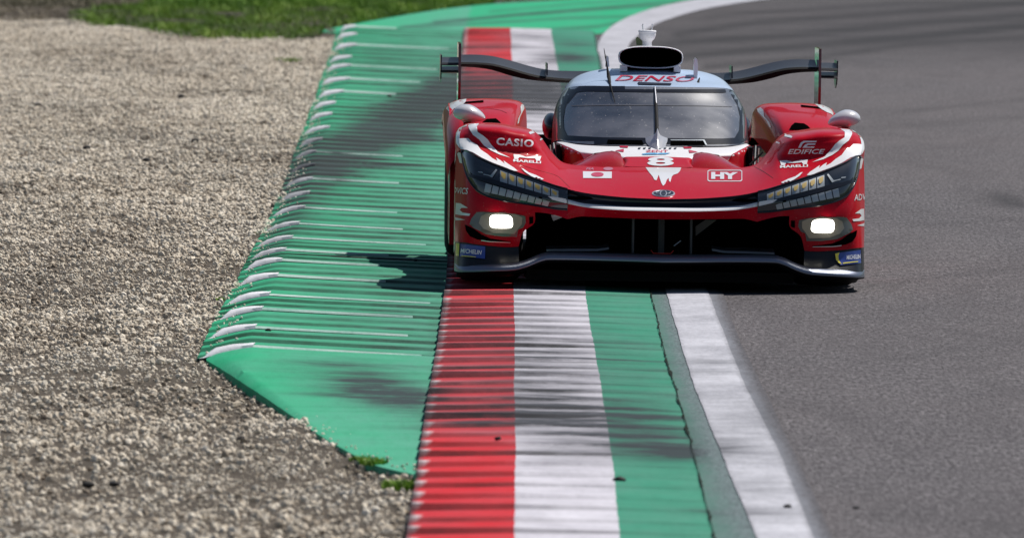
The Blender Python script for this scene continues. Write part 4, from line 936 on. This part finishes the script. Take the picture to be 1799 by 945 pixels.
# --- sidepods / channel tops
for s in (-1, 1):
    C_ = [[(-.97, 1.75, .50), (-.90, 1.75, .53), (-.70, 1.75, .50), (-.52, 1.75, .46), (-.46, 1.75, .40)],
          [(-.96, 2.3, .49), (-.90, 2.3, .53), (-.70, 2.3, .53), (-.52, 2.3, .53), (-.44, 2.3, .60)],
          [(-.97, 3.0, .55), (-.90, 3.0, .58), (-.70, 3.0, .57), (-.52, 3.0, .56), (-.42, 3.0, .62)],
          [(-.97, 4.6, .60), (-.90, 4.6, .62), (-.70, 4.6, .60), (-.45, 4.6, .55), (-.2, 4.6, .58)]]
    P = patch(np.array(C_), 8, 6); mb = MB(); mb.grid(P if s < 0 else mir(P), s > 0); sp = part('sidepod', mb, M['darkred'], None, 60)
    A_ = L(1326, 272, 1.9)
# channel between fender and cockpit
for s in (-1, 1):
    C_ = [[(-.66, .86, .40), (-.5, .86, .36), (-.34, .86, .34), (-.18, .86, .36)], [(-.66, 1.3, .42), (-.5, 1.3, .40), (-.38, 1.3, .42), (-.28, 1.3, .50)], [(-.68, 1.75, .50), (-.58, 1.75, .48), (-.5, 1.75, .50), (-.42, 1.75, .62)]]
    P = patch(np.array(C_), 6, 6); mb = MB(); mb.grid(P if s < 0 else mir(P), s > 0); part('channel_floor', mb, M['darkred'], None, 60)

# --- nose of the cockpit tub
NB = [[(1086, 305, .86), (1094, 296, .85), (1098, 292.5, .84), (1110, 292.8, .84), (1135, 293, .84), (1163, 293, .84)],
      [(1078, 298, 1.08), (1090, 284, 1.07), (1097, 276.5, 1.06), (1110, 275.6, 1.06), (1135, 275.3, 1.06), (1160, 275.3, 1.06)],
      [(1010, 296, 1.36), (1015, 276, 1.34), (1024, 267.5, 1.30), (1060, 265.6, 1.26), (1105, 265.3, 1.23), (1156, 265.3, 1.22)],
      [(975, 292, 1.75), (978, 262, 1.73), (986, 252.5, 1.70), (1030, 254.5, 1.52), (1085, 256.5, 1.40), (1151, 257.6, 1.35)],
      [(972, 290, 1.95), (975, 258, 1.95), (984, 247, 1.92), (1030, 249, 1.72), (1085, 251, 1.60), (1149, 252, 1.55)]]
Pn = LP(NB); Pn[:, -1, 0] = 0; PN = patch(Pn, 8, 6)
mb = MB(); mb.grid(both(PN[:9]), True); tub = part('nose_top', mb, M['red'], None, 50)
mb = MB(); mb.grid(both(PN[8:]), True); tubw = part('cockpit_front', mb, M['white'], None, 50)
drape('red_panel', [c4([(0, 250), (230, 340), (340, 385), (440, 432), (480, 500), (500, 620), (60, 620)])], [tub, tubw], M['red'], tubw, off=.002, mirror=True)
drape('red_panel', [[(1087.5, 256.5), (1104, 256.5), (1103, 260.6), (1090, 260)], [(1096, 262.5), (1080, 266), (1096, 268)]], [tubw], M['redprint'], tubw, off=.003, mirror=True)
text('race_number', '8', 1160.5, 284.6, 47, 16, [tub, bodyw], M['print'], tub, bold=.03, off=.003)
text('lettering', 'ZENT', 1154, 266.5, 40, 3.6, tubw, M['redprint'], tubw, bold=.02, off=.003)
drape('blue_stroke', [[(1127, 271.5), (1140, 269.8), (1178, 269.8), (1170, 272.3), (1130, 273)]], tubw, M['skyprint'], tubw, off=.003)
drape('name_strip', [[(1120 + 9 * k + 1, 260.8), (1126 + 9 * k, 260.2), (1125 + 9 * k, 262.6), (1121 + 9 * k, 263)] for k in range(8) if k not in (3,)], tubw, M['navy'], tubw, off=.003)
# suspension covers bulging out of the channel
def ellipsoid(c, r, n=24, m_=16):
    V = []; Fc = []
    for i in range(m_ + 1):
        th = math.pi * i / m_
        for k in range(n): ph = 2 * math.pi * k / n; V.append((c[0] + r[0] * math.sin(th) * math.cos(ph), c[1] + r[1] * math.sin(th) * math.sin(ph), c[2] + r[2] * math.cos(th)))
    for i in range(m_):
        for k in range(n): Fc.append((i * n + k, (i + 1) * n + k, (i + 1) * n + (k + 1) % n, i * n + (k + 1) % n))
    return V, Fc
for s in (1, -1):
    cols = [(1004, 289), (1018, 283), (1032, 276.5), (1048, 270), (1064, 266.5), (1080, 266.5), (1092, 271), (1099, 280)]
    Pb = LP([[(px, 297, .93) for px, py in cols], [(px, py + (297 - py) * .45, 1.0) for px, py in cols], [(px, py + 2, 1.12) for px, py in cols], [(px, py, 1.25) for px, py in cols], [(px, py + 8, 1.48) for px, py in cols]])
    PBm = patch(Pb, 6, 5); mb = MB(); mb.grid(PBm if s > 0 else mir(PBm), s < 0); part('suspension_cover', mb, M['bulge'])
    mb = MB(); mb.tube([L(1022, 290, 1.15), L(1045, 270, 1.2), L(1075, 266, 1.2), L(1092, 270, 1.2)], .003, 6)
    if s < 0: mb.v = [(-v[0], v[1], v[2]) for v in mb.v]
    part('cable', mb, M['seam'])
    for k, (a, b, c, d) in enumerate((((975, 288, 1.5), (972, 252, 1.6), .007, 'rim'), ((968, 284, 1.55), (966, 256, 1.62), .006, 'seam'), ((985, 286, 1.4), (962, 262, 1.45), .006, 'black'))):
        p, q = L(*a), L(*b); mb = MB(); mb.tube([(p.x * s, p.y, p.z), (q.x * s, q.y, q.z)], c, 8); part('suspension_arm', mb, M[d])
    p = L(980, 255, 1.7); mb = MB(); mb.box((p.x * s, 1.78, .52), (.02, .5, .28)); part('tub_side', mb, M['black'])

# --- canopy: one smooth shell sliced into windscreen, roof and side glass
CN = [ # rows bottom -> top -> back ; columns outer -> centre
 [(969, 268, 2.9), (970, 258, 2.45), (973, 250, 2.12), (983, 246.5, 1.88), (996, 249.5, 1.70), (1020, 252.5, 1.54), (1060, 255, 1.42), (1100, 256.5, 1.37), (1151, 257.6, 1.35)],
 [(970, 230, 2.95), (970.5, 222, 2.6), (973, 212, 2.32), (981, 209, 2.10), (993, 211, 1.95), (1017, 212.5, 1.80), (1057, 214, 1.68), (1100, 215, 1.63), (1148, 215.5, 1.61)],
 [(975, 200, 3.0), (975, 195, 2.75), (977, 186, 2.48), (986, 179, 2.27), (1000, 178, 2.13), (1024, 178.5, 2.01), (1062, 179.5, 1.91), (1100, 180, 1.86), (1144, 180.3, 1.84)],
 [(986, 173, 3.05), (985, 171, 2.85), (987, 165, 2.63), (997, 155.5, 2.42), (1011, 152, 2.27), (1034, 151, 2.16), (1066, 151.5, 2.08), (1100, 152, 2.04), (1142, 152.3, 2.02)],
 [(990, 165, 3.1), (989.5, 163, 2.95), (992, 157.5, 2.75), (1001, 147.5, 2.56), (1014, 143, 2.44), (1036, 140, 2.36), (1066, 138.7, 2.30), (1100, 138.3, 2.27), (1141, 138.3, 2.26)],
 [(993, 158, 3.2), (993, 157, 3.1), (997, 150, 2.98), (1008, 139, 2.86), (1021, 131, 2.76), (1038, 125.5, 2.70), (1062, 121.6, 2.66), (1098, 120.5, 2.64), (1140, 120.3, 2.62)]]
Pc = LP(CN); Pc[:, -1, 0] = 0
b1 = Pc[-1].copy(); b1[:, 0] *= .86; b1[:, 1] += .5; b1[:, 2] -= .05
b2 = Pc[-1].copy(); b2[:, 0] *= .6; b2[:, 1] += 1.1; b2[:, 2] -= .20
b3 = Pc[-1].copy(); b3[:, 0] *= .35; b3[:, 1] = 4.75; b3[:, 2] -= .38
Pc = np.concatenate([Pc, b1[None], b2[None], b3[None]], 0)
NCc = 8; PCd = both(patch(Pc, 8, NCc)); nC = PCd.shape[1]; e0 = 3 * NCc
mb = MB(); mb.grid(PCd[:25, e0 - 4:nC - e0 + 4], True); ws = part('windscreen', mb, M['glass'], None, 60)
mb = MB(); mb.grid(PCd[24:], True); roof = part('roof', mb, M['roof'], None, 60)
for s in (0, 1):
    sl = PCd[:25, :e0 - 3] if s == 0 else PCd[:25, nC - e0 + 3:]
    mb = MB(); mb.grid(sl, True); part('side_window', mb, M['frit'])
# black printed bands round the glass, the roof slot, wiper
drape('glass_band', [[(1003, 149), (1030, 148), (1066, 149), (1142, 150), (1200, 151), (1240, 152), (1262, 152.5), (1283, 156), (1287, 161), (1270, 164), (1200, 163.5), (1142, 163), (1066, 161.6), (1030, 161), (1014, 163), (1006, 172), (998, 182), (990, 186), (992, 170)]], ws, M['frit'], ws, off=.0015, grid=8)
drape('glass_band', [[(984, 238), (996, 238.5), (1020, 240), (1060, 242), (1150, 243), (1220, 244), (1270, 244), (1300, 242), (1307, 250), (1300, 256), (1260, 257.5), (1150, 258.5), (1060, 256.5), (1010, 253), (990, 250.5)]], ws, M['frit'], ws, off=.0015, grid=8)
drape('glass_band', [[(972, 186), (986, 168), (1000, 172), (993, 190), (990, 210), (991, 226), (999, 243), (980, 250), (968, 246), (968, 215)], [(1284, 166), (1297, 170), (1308, 186), (1314, 215), (1313, 246), (1303, 250), (1290, 244), (1299, 228), (1300, 205), (1295, 184)]], ws, M['frit'], ws, off=.0018, grid=8)
drape('screen_reflection', [[(1004, 186), (1060, 184.8), (1142, 184.6), (1220, 185.6), (1286, 187.4), (1286, 188.4), (1220, 186.8), (1142, 185.9), (1060, 186.1), (1004, 187.2)]], ws, mat('painted_reflection', (.09, .09, .105), .4), ws, off=.002)  # pale strip painted across the glass as a reflection line
drape('windscreen_vent', [[(1068, 246.5), (1128, 247.5), (1131, 255), (1066, 253.5)], [(1178, 248.3), (1236, 248.3), (1239, 255.8), (1178, 255.8)]], ws, M['hole'], ws, off=.003)
drape('vent_frame', [[(1178, 247), (1237, 247), (1242, 256.2), (1239, 256.2), (1235, 248.6), (1178, 248.4)]], ws, M['silver'], ws, off=.005)
drape('roof_slot', [[(1120, 147), (1122, 145.8), (1178, 147.6), (1180, 149), (1178, 151), (1122, 150)]], [roof, ws], M['navy'], roof, off=.004, grid=5)
text('lettering', 'DENSO', 1150, 139.4, 139, 9.6, [roof], M['redprint'], roof, rot=.9, shear=.35, bold=.006, off=.004, sub=3)
def arm(name, pts, r, m, parent, target=None, lift=.012):
    vs = []
    for a, b in pts:
        d = lray(a, b); h = bvh(ws).ray_cast(CO, d)
        if h[0] is None: h = bvh(roof).ray_cast(CO, d)
        if h[0] is not None: vs.append(h[0] - d * lift)
    mb = MB(); mb.tube(vs, r, 8); return part(name, mb, m, parent)
wp = arm('wiper', [(1149.5, 153), (1151, 170), (1152.5, 185), (1153.5, 205), (1154, 225), (1155, 240)], [.003, .004, .008, .009, .009, .011], M['black'], None, lift=.02)
arm('wiper_arm', [(1150.5, 153), (1152, 170), (1153, 182)], .0035, M['chrome'], wp, lift=.03)
# wiper cover: flared shell with a ridge
WC = [[(1131.5, 243), (1141, 240), (1151, 235), (1155, 226), (1159, 236), (1166, 240.5), (1174.5, 243.5)], [(1136, 252), (1144, 249), (1151, 247), (1155, 246), (1160, 247), (1166, 249), (1171, 252)], [(1143, 259), (1147, 258.5), (1151, 258), (1155.4, 258), (1160, 258.5), (1164, 259), (1168, 259.5)], [(1150, 263), (1152, 263.5), (1154, 264), (1155.5, 264.5), (1157, 264), (1159, 263.5), (1161, 263)]]
hb = [.0, .03, .055, .075, .055, .03, 0]
Pw = np.array([[tuple(L(a, b, dd - hb[j] * (1 - i * .2))) for j, (a, b) in enumerate(r)] for i, (r, dd) in enumerate(zip(WC, (1.45, 1.38, 1.32, 1.27)))])
mb = MB(); mb.grid(patch(Pw, 4, 4), True); part('wiper_cover', mb, M['silver'] if False else mat('satin_grey', (.5, .5, .52), .3, .2, .8), None, 40)
# roof antennae and fins
an = empty('x'); bpy.data.objects.remove(an)
mb = MB(); mb.tube([L(1061, 85.5, 2.3), L(1063.5, 100, 2.3), L(1067, 120, 2.28), L(1069.5, 136, 2.25), L(1071.5, 146, 2.12)], [.0012, .003, .005, .010, .006], 8); ant = part('antenna', mb, M['black'])
arm('antenna_tail', [(1071.5, 146), (1074, 156), (1077, 167), (1080, 177.5)], [.005, .004, .003, .0015], M['black'], ant, lift=.02)
def fin_plate(pts, y, t, m, name='roof_fin', parent=None):
    P0 = [L(a, b, y) for a, b in pts]; n = len(P0); V = [p + Vector((0, 0, 0)) for p in P0] + [p + Vector((.0, t, 0)) for p in P0]
    Fc = [tuple(range(n))[::-1], tuple(range(n, 2 * n))] + [(i, (i + 1) % n, (i + 1) % n + n, i + n) for i in range(n)]
    mb = MB(); mb.add(V, Fc); return part(name, mb, m, parent, 35, False)
fin_plate([(1219.5, 140), (1218.6, 118), (1219.4, 106), (1222, 102), (1225, 105), (1226.3, 118), (1225, 140)], 2.35, .09, M['white'])
fin_plate([(1064, 118), (1066, 98), (1069, 100), (1070.5, 118)], 2.55, .09, M['white'])
mb = MB(); mb.tube([L(1226, 149, 2.2), L(1227, 143, 2.24), L(1229, 137.5, 2.26)], [.008, .006, .003], 8); part('roof_stub', mb, M['black'])
# --- roof air intake
def sup(c, rx, rz, n=48, e=.72):
    return [(c[0] + rx * math.copysign(abs(math.cos(w)) ** e, math.cos(w)), c[1], c[2] + rz * math.copysign(abs(math.sin(w)) ** e, math.sin(w))) for w in [2 * math.pi * k / n for k in range(n)]]
c0 = L(1139.5, 101.2, 2.42); rx, rz = .1625, .0560
rings = [sup((0, 2.42 + .006, c0.z), rx * .965, rz * .90), sup((0, 2.42, c0.z), rx * .985, rz * .96), sup((0, 2.425, c0.z), rx, rz), sup((0, 2.46, c0.z - .001), rx * 1.01, rz * 1.02), sup((0, 2.8, c0.z - .012), rx * .92, rz * 1.02), sup((0, 3.3, c0.z - .04), rx * .7, rz * .95), sup((0, 4.0, c0.z - .12), rx * .4, rz * .8), sup((0, 4.6, c0.z - .22), rx * .1, rz * .4)]
V = [p for r in rings for p in r]; n = 48
mb = MB(); mb.add(V, [(i * n + k, i * n + (k + 1) % n, (i + 1) * n + (k + 1) % n, (i + 1) * n + k) for i in range(len(rings) - 1) for k in range(n)]); inl = part('roof_intake', mb, M['white'], None, 60)
ri = [rings[0], sup((0, 2.5, c0.z), rx * .93, rz * .86), sup((0, 2.9, c0.z), rx * .8, rz * .7), sup((0, 2.91, c0.z), .001, .001)]
mb = MB(); mb.add([p for r in ri for p in r], [(i * n + k, (i + 1) * n + k, (i + 1) * n + (k + 1) % n, i * n + (k + 1) % n) for i in range(3) for k in range(n)]); part('intake_duct', mb, M['hole'], inl)
for s in (-1, 1):
    mb = MB(); mb.box((s * .135, 2.5, c0.z - .058), (.035, .12, .03)); part('intake_foot', mb, M['white'], inl)
mb = MB(); mb.box((0, 2.62, c0.z - .066), (.27, .2, .03)); part('intake_base', mb, M['black'], inl)
# --- camera pod behind the intake
p = L(1140, 62, 3.1); k = 1 / 348.
mb = MB(); prof = [(-.070, .024), (-.032, .0235), (-.024, .027), (-.016, .036), (-.006, .041), (.006, .0435), (.014, .0435), (.018, .0425), (.020, .046), (.026, .046), (.029, .042), (.030, .0)]
mb.lathe([(a, b) for a, b in prof], (0, p.y, p.z - .005), 'z', 32); pod = part('camera_pod', mb, M['white'], None, 60)
for dx in (-.019, .019):
    mb = MB(); mb.tube([(dx * 1.1, p.y, p.z + .020), (dx * 1.35, p.y, p.z + .046), (dx * 1.15, p.y, p.z + .056)], .0038, 6); part('pod_prong', mb, M['print'], pod)
mb = MB(); mb.lathe([(0, .006), (.003, .006), (.003, 0)], (0, p.y - .043, p.z), 'y', 16); mb.v = [(v[0], v[1], v[2]) for v in mb.v]; part('pod_lens', mb, M['hole'], pod)
fin_plate([(1118, 80), (1117, 68), (1119.5, 65), (1128, 72), (1128, 80)], 3.1, .02, mat('olive_flap', (.10, .13, .05), .5), 'pod_flap', pod)
mb = MB(); mb.box((0, 3.9, .95), (.016, 1.4, .26)); part('shark_fin', mb, M['white'], None, 35, False)

# --- rear fenders
RF = [ # rows back crest -> front ; columns outer -> inner
 [(777.5, 216, 4.2), (779, 201, 4.15), (786, 188, 4.1), (799, 179.6, 4.05), (814, 176, 4.0), (855, 174.5, 4.0), (893, 176.3, 4.0), (911, 179.5, 4.05), (920.5, 187, 4.1), (924.5, 200, 4.15), (926, 235, 4.2)],
 [(778, 230, 3.8), (780, 212, 3.78), (788, 198, 3.75), (800, 189.5, 3.72), (814, 185.5, 3.7), (855, 183, 3.7), (892, 185.6, 3.7), (907, 190, 3.72), (915.5, 199, 3.75), (919, 213, 3.78), (920, 250, 3.8)],
 [(780, 252, 3.4), (782, 232, 3.38), (790, 217, 3.36), (802, 207, 3.34), (815, 202.5, 3.33), (855, 199.5, 3.32), (890, 203, 3.33), (902, 209, 3.35), (909, 220, 3.38), (912, 236, 3.4), (913, 268, 3.42)],
 [(783, 285, 3.12), (786, 262, 3.1), (793, 245, 3.09), (804, 235, 3.08), (816, 230, 3.08), (855, 226, 3.07), (886, 231, 3.08), (895, 238, 3.09), (901, 250, 3.1), (903, 266, 3.12), (904, 292, 3.14)],
 [(786, 320, 3.0), (789, 300, 3.0), (795, 285, 3.0), (806, 276, 3.0), (817, 270, 3.0), (855, 266, 3.0), (880, 270, 3.0), (888, 278, 3.0), (893, 290, 3.0), (895, 300, 3.0), (896, 315, 3.0)]]
Pr = LP(RF)
k1 = Pr[0].copy(); k1[:, 1] += .35; k1[:, 2] -= .012; k2 = Pr[0].copy(); k2[:, 1] += .62; k2[:, 2] -= .08; k2[:, 0] = (k2[:, 0] + .78) * .9 - .78
Pr = np.concatenate([k2[None], k1[None], Pr], 0); PR = patch(Pr, 7, 6)
mb = MB(); mb.grid(PR); rfL = part('rear_fender', mb, M['red'], None, 60); mb = MB(); mb.grid(mir(PR), True); rfR = part('rear_fender', mb, M['red'], None, 60)
RFP = (rfL, rfR)
drape('fender_slot', [c1([(345, 210), (372, 188), (420, 184), (562, 172), (565, 192), (430, 200)])], rfL, M['hole'], RFP, off=.003, mirror=True)
drape('fender_inlet', [c1([(540, 430), (560, 405), (600, 378), (700, 372), (740, 405), (770, 450), (540, 450)])], rfL, M['hole'], RFP, off=.003, mirror=True)
drape('white_splash', [c1([(150, 260), (200, 200), (300, 165), (400, 150), (370, 180), (340, 215), (300, 240), (240, 260), (200, 310)])], rfL, M['print'], RFP, off=.002, mirror=True)
drape('white_splash', [c1([(985, 210), (1006, 205), (1012, 260), (990, 300), (965, 350), (950, 420), (935, 430), (945, 370), (975, 310), (970, 240)])], rfL, M['print'], RFP, off=.002, mirror=True, grid=4)
dtube('panel_seam', [tuple(v) for v in crom(c1([(560, 268), (650, 265), (750, 280), (820, 310)]), 6)], rfL, .0015, M['seam'], rfL, .001)
# dark cooling scoop beside the cockpit
for s in (-1, 1):
    p = L(968, 222, 2.95); mb = MB(); mb.add(*ellipsoid((p.x * -s if s > 0 else p.x, p.y, p.z), (.045, .16, .068))); 
    part('side_scoop', mb, M['gloss'])
# --- mirrors: pods on stalks
for s in (1, -1):
    c = L(824.5, 203.5, 1.25); V, Fc = ellipsoid((0, 0, 0), (.081, .075, .046), 32, 20)
    V2 = []
    for (x, y, z) in V:
        t_ = x / .081; z2 = z * (1 - .25 * max(0, t_)) + .010 * (1 - t_ * t_) - .012 * t_; z2 = z2 * (1.0 if z > 0 else .88)
        V2.append(((c.x + x) * s, c.y + y * (1 if y < 0 else .5), c.z + z2))
    mb = MB(); mb.add(V2, Fc if s > 0 else [f[::-1] for f in Fc]); mm = part('mirror', mb, M['mshell'], None, 60)
    mb = MB(); mb.tube([(s * (c.x - .01), c.y + .01, c.z - .035), (s * (c.x - .005), c.y + .02, c.z - .085)], [.02, .024], 10); part('mirror_stalk', mb, M['red'], mm)
    mb = MB(); mb.lathe([(0, .045), (.004, .045), (.004, 0)], (s * c.x, c.y + .036, c.z), 'y', 24); part('mirror_glass', mb, M['chrome'], mm)
# --- rear wing
WT = [(810, 96.5), (839, 96.5), (866, 99.3), (892, 105.4), (919, 113.3), (945, 120), (972, 124), (998, 125), (1030, 125.3), (1070, 125.5), (1116, 126)]
WL_ = [(810, 109.5), (839, 110), (866, 112.5), (892, 118.8), (919, 126.6), (945, 133), (972, 136.5), (998, 138.5), (1030, 139.5), (1070, 140), (1116, 140.5)]
WB = [(810, 117.5), (839, 119.5), (866, 124), (892, 132), (919, 138.8), (945, 142.4), (972, 144.6), (998, 146), (1030, 147), (1070, 147.5), (1116, 148)]
def wing_loft(T, Lm, Bm):
    rows = []
    a, b, c = [np.array([tuple(L(px, py, d)) for px, py in q]) for q, d in ((T, 4.72), (Lm, 4.42), (Bm, 4.46))]
    m1 = a * .5 + b * .5; m1[:, 2] -= .008; lo_ = c * .5 + a * .5; lo_[:, 2] -= .004; lo_[:, 1] += .02; a2 = a.copy(); a2[:, 2] -= .004; b2_ = b.copy(); b2_[:, 1] -= .012; b2_[:, 2] -= .010
    for q in (a, m1, b, b2_, c, lo_, a2): rows.append(q)
    R = np.array(rows); R[:, -1, 0] = 0; return R
Wg = wing_loft(WT, WL_, WB); Wd = np.swapaxes(crom(np.swapaxes(Wg, 0, 1), 5), 0, 1)
wing = None
WW = both(Wd); mb = MB(); mb.grid(WW[:3], True); wing = part('rear_wing', mb, M['carbon'], None, 30)
mb = MB(); mb.grid(WW[2:], True); part('wing_underside', mb, M['black'], wing, 30)
for s in (1, -1):
    O = wing_loft([(775, 101), (808, 101)], [(775, 110.5), (808, 110.5)], [(775, 115.5), (808, 115.5)])
    O2 = wing_loft([(775, 117), (808, 117)], [(775, 124), (808, 124)], [(775, 129), (808, 129)]); 
    for q, (px1) in ((O, 0), (O2, 0)):
        q = q.copy()
        xa, xb = L(775, 110, 4.5).x, L(808, 110, 4.5).x; q[:, 0, 0] = xa; q[:, 1, 0] = xb
        if s < 0: q = mir(q)
        mb = MB(); mb.grid(q, s > 0); part('wing_tip', mb, M['carbon'], wing, 30)
def yz_plate(x, pts, t, m, name, parent, nose=None):
    n = len(pts); V = [(x - t / 2, a, b) for a, b in pts] + [(x + t / 2, a, b) for a, b in pts]
    Fc = [tuple(range(n))[::-1], tuple(range(n, 2 * n))] + [(i, (i + 1) % n, (i + 1) % n + n, i + n) for i in range(n)]
    mb = MB(); mb.add(V, Fc); return part(name, mb, m, parent, 35, False)
xe = L(807.3, 120, 4.4).x; zt = L(807, 77, 4.4).z; zb2 = L(807, 178, 4.4).z; xo = L(774.8, 120, 4.5).x; zt2 = L(775, 97, 4.5).z; zb3 = L(775, 146, 4.5).z; xf = L(960.5, 120, 4.5).x
M['endplate'] = mat('red_black_plate', (.10, .012, .014), .35, 0, 1, .04)
for s in (1, -1):
    yz_plate(xe * s, [(4.36, zt), (4.85, zt), (4.85, zb2 - .2), (4.40, zb2 - .2), (4.34, zb2 + .1)], .014, M['endplate'], 'end_plate', wing)
    yz_plate(xo * s, [(4.45, zt2), (4.75, zt2), (4.75, zb3 + .03), (4.62, zb3), (4.52, zb3 + .02), (4.44, zt2 - .06)], .007, M['gloss'], 'tip_plate', wing)
    yz_plate(xf * s, [(4.36, L(960, 133, 4.4).z), (4.40, L(960, 112, 4.4).z), (4.7, L(960, 110, 4.7).z), (4.7, L(960, 122, 4.7).z)], .007, M['gloss'], 'wing_fin', wing)
for s in (1, -1):
    mb = MB(); mb.tube([(s * .16, 4.55, .94), (s * .16, 4.5, .80), (s * .15, 4.4, .62)], .016, 8); part('wing_pylon', mb, M['black'], wing)
mb = MB(); mb.box((0, 4.72, .42), (1.9, .10, .40)); part('tail_panel', mb, M['black'])
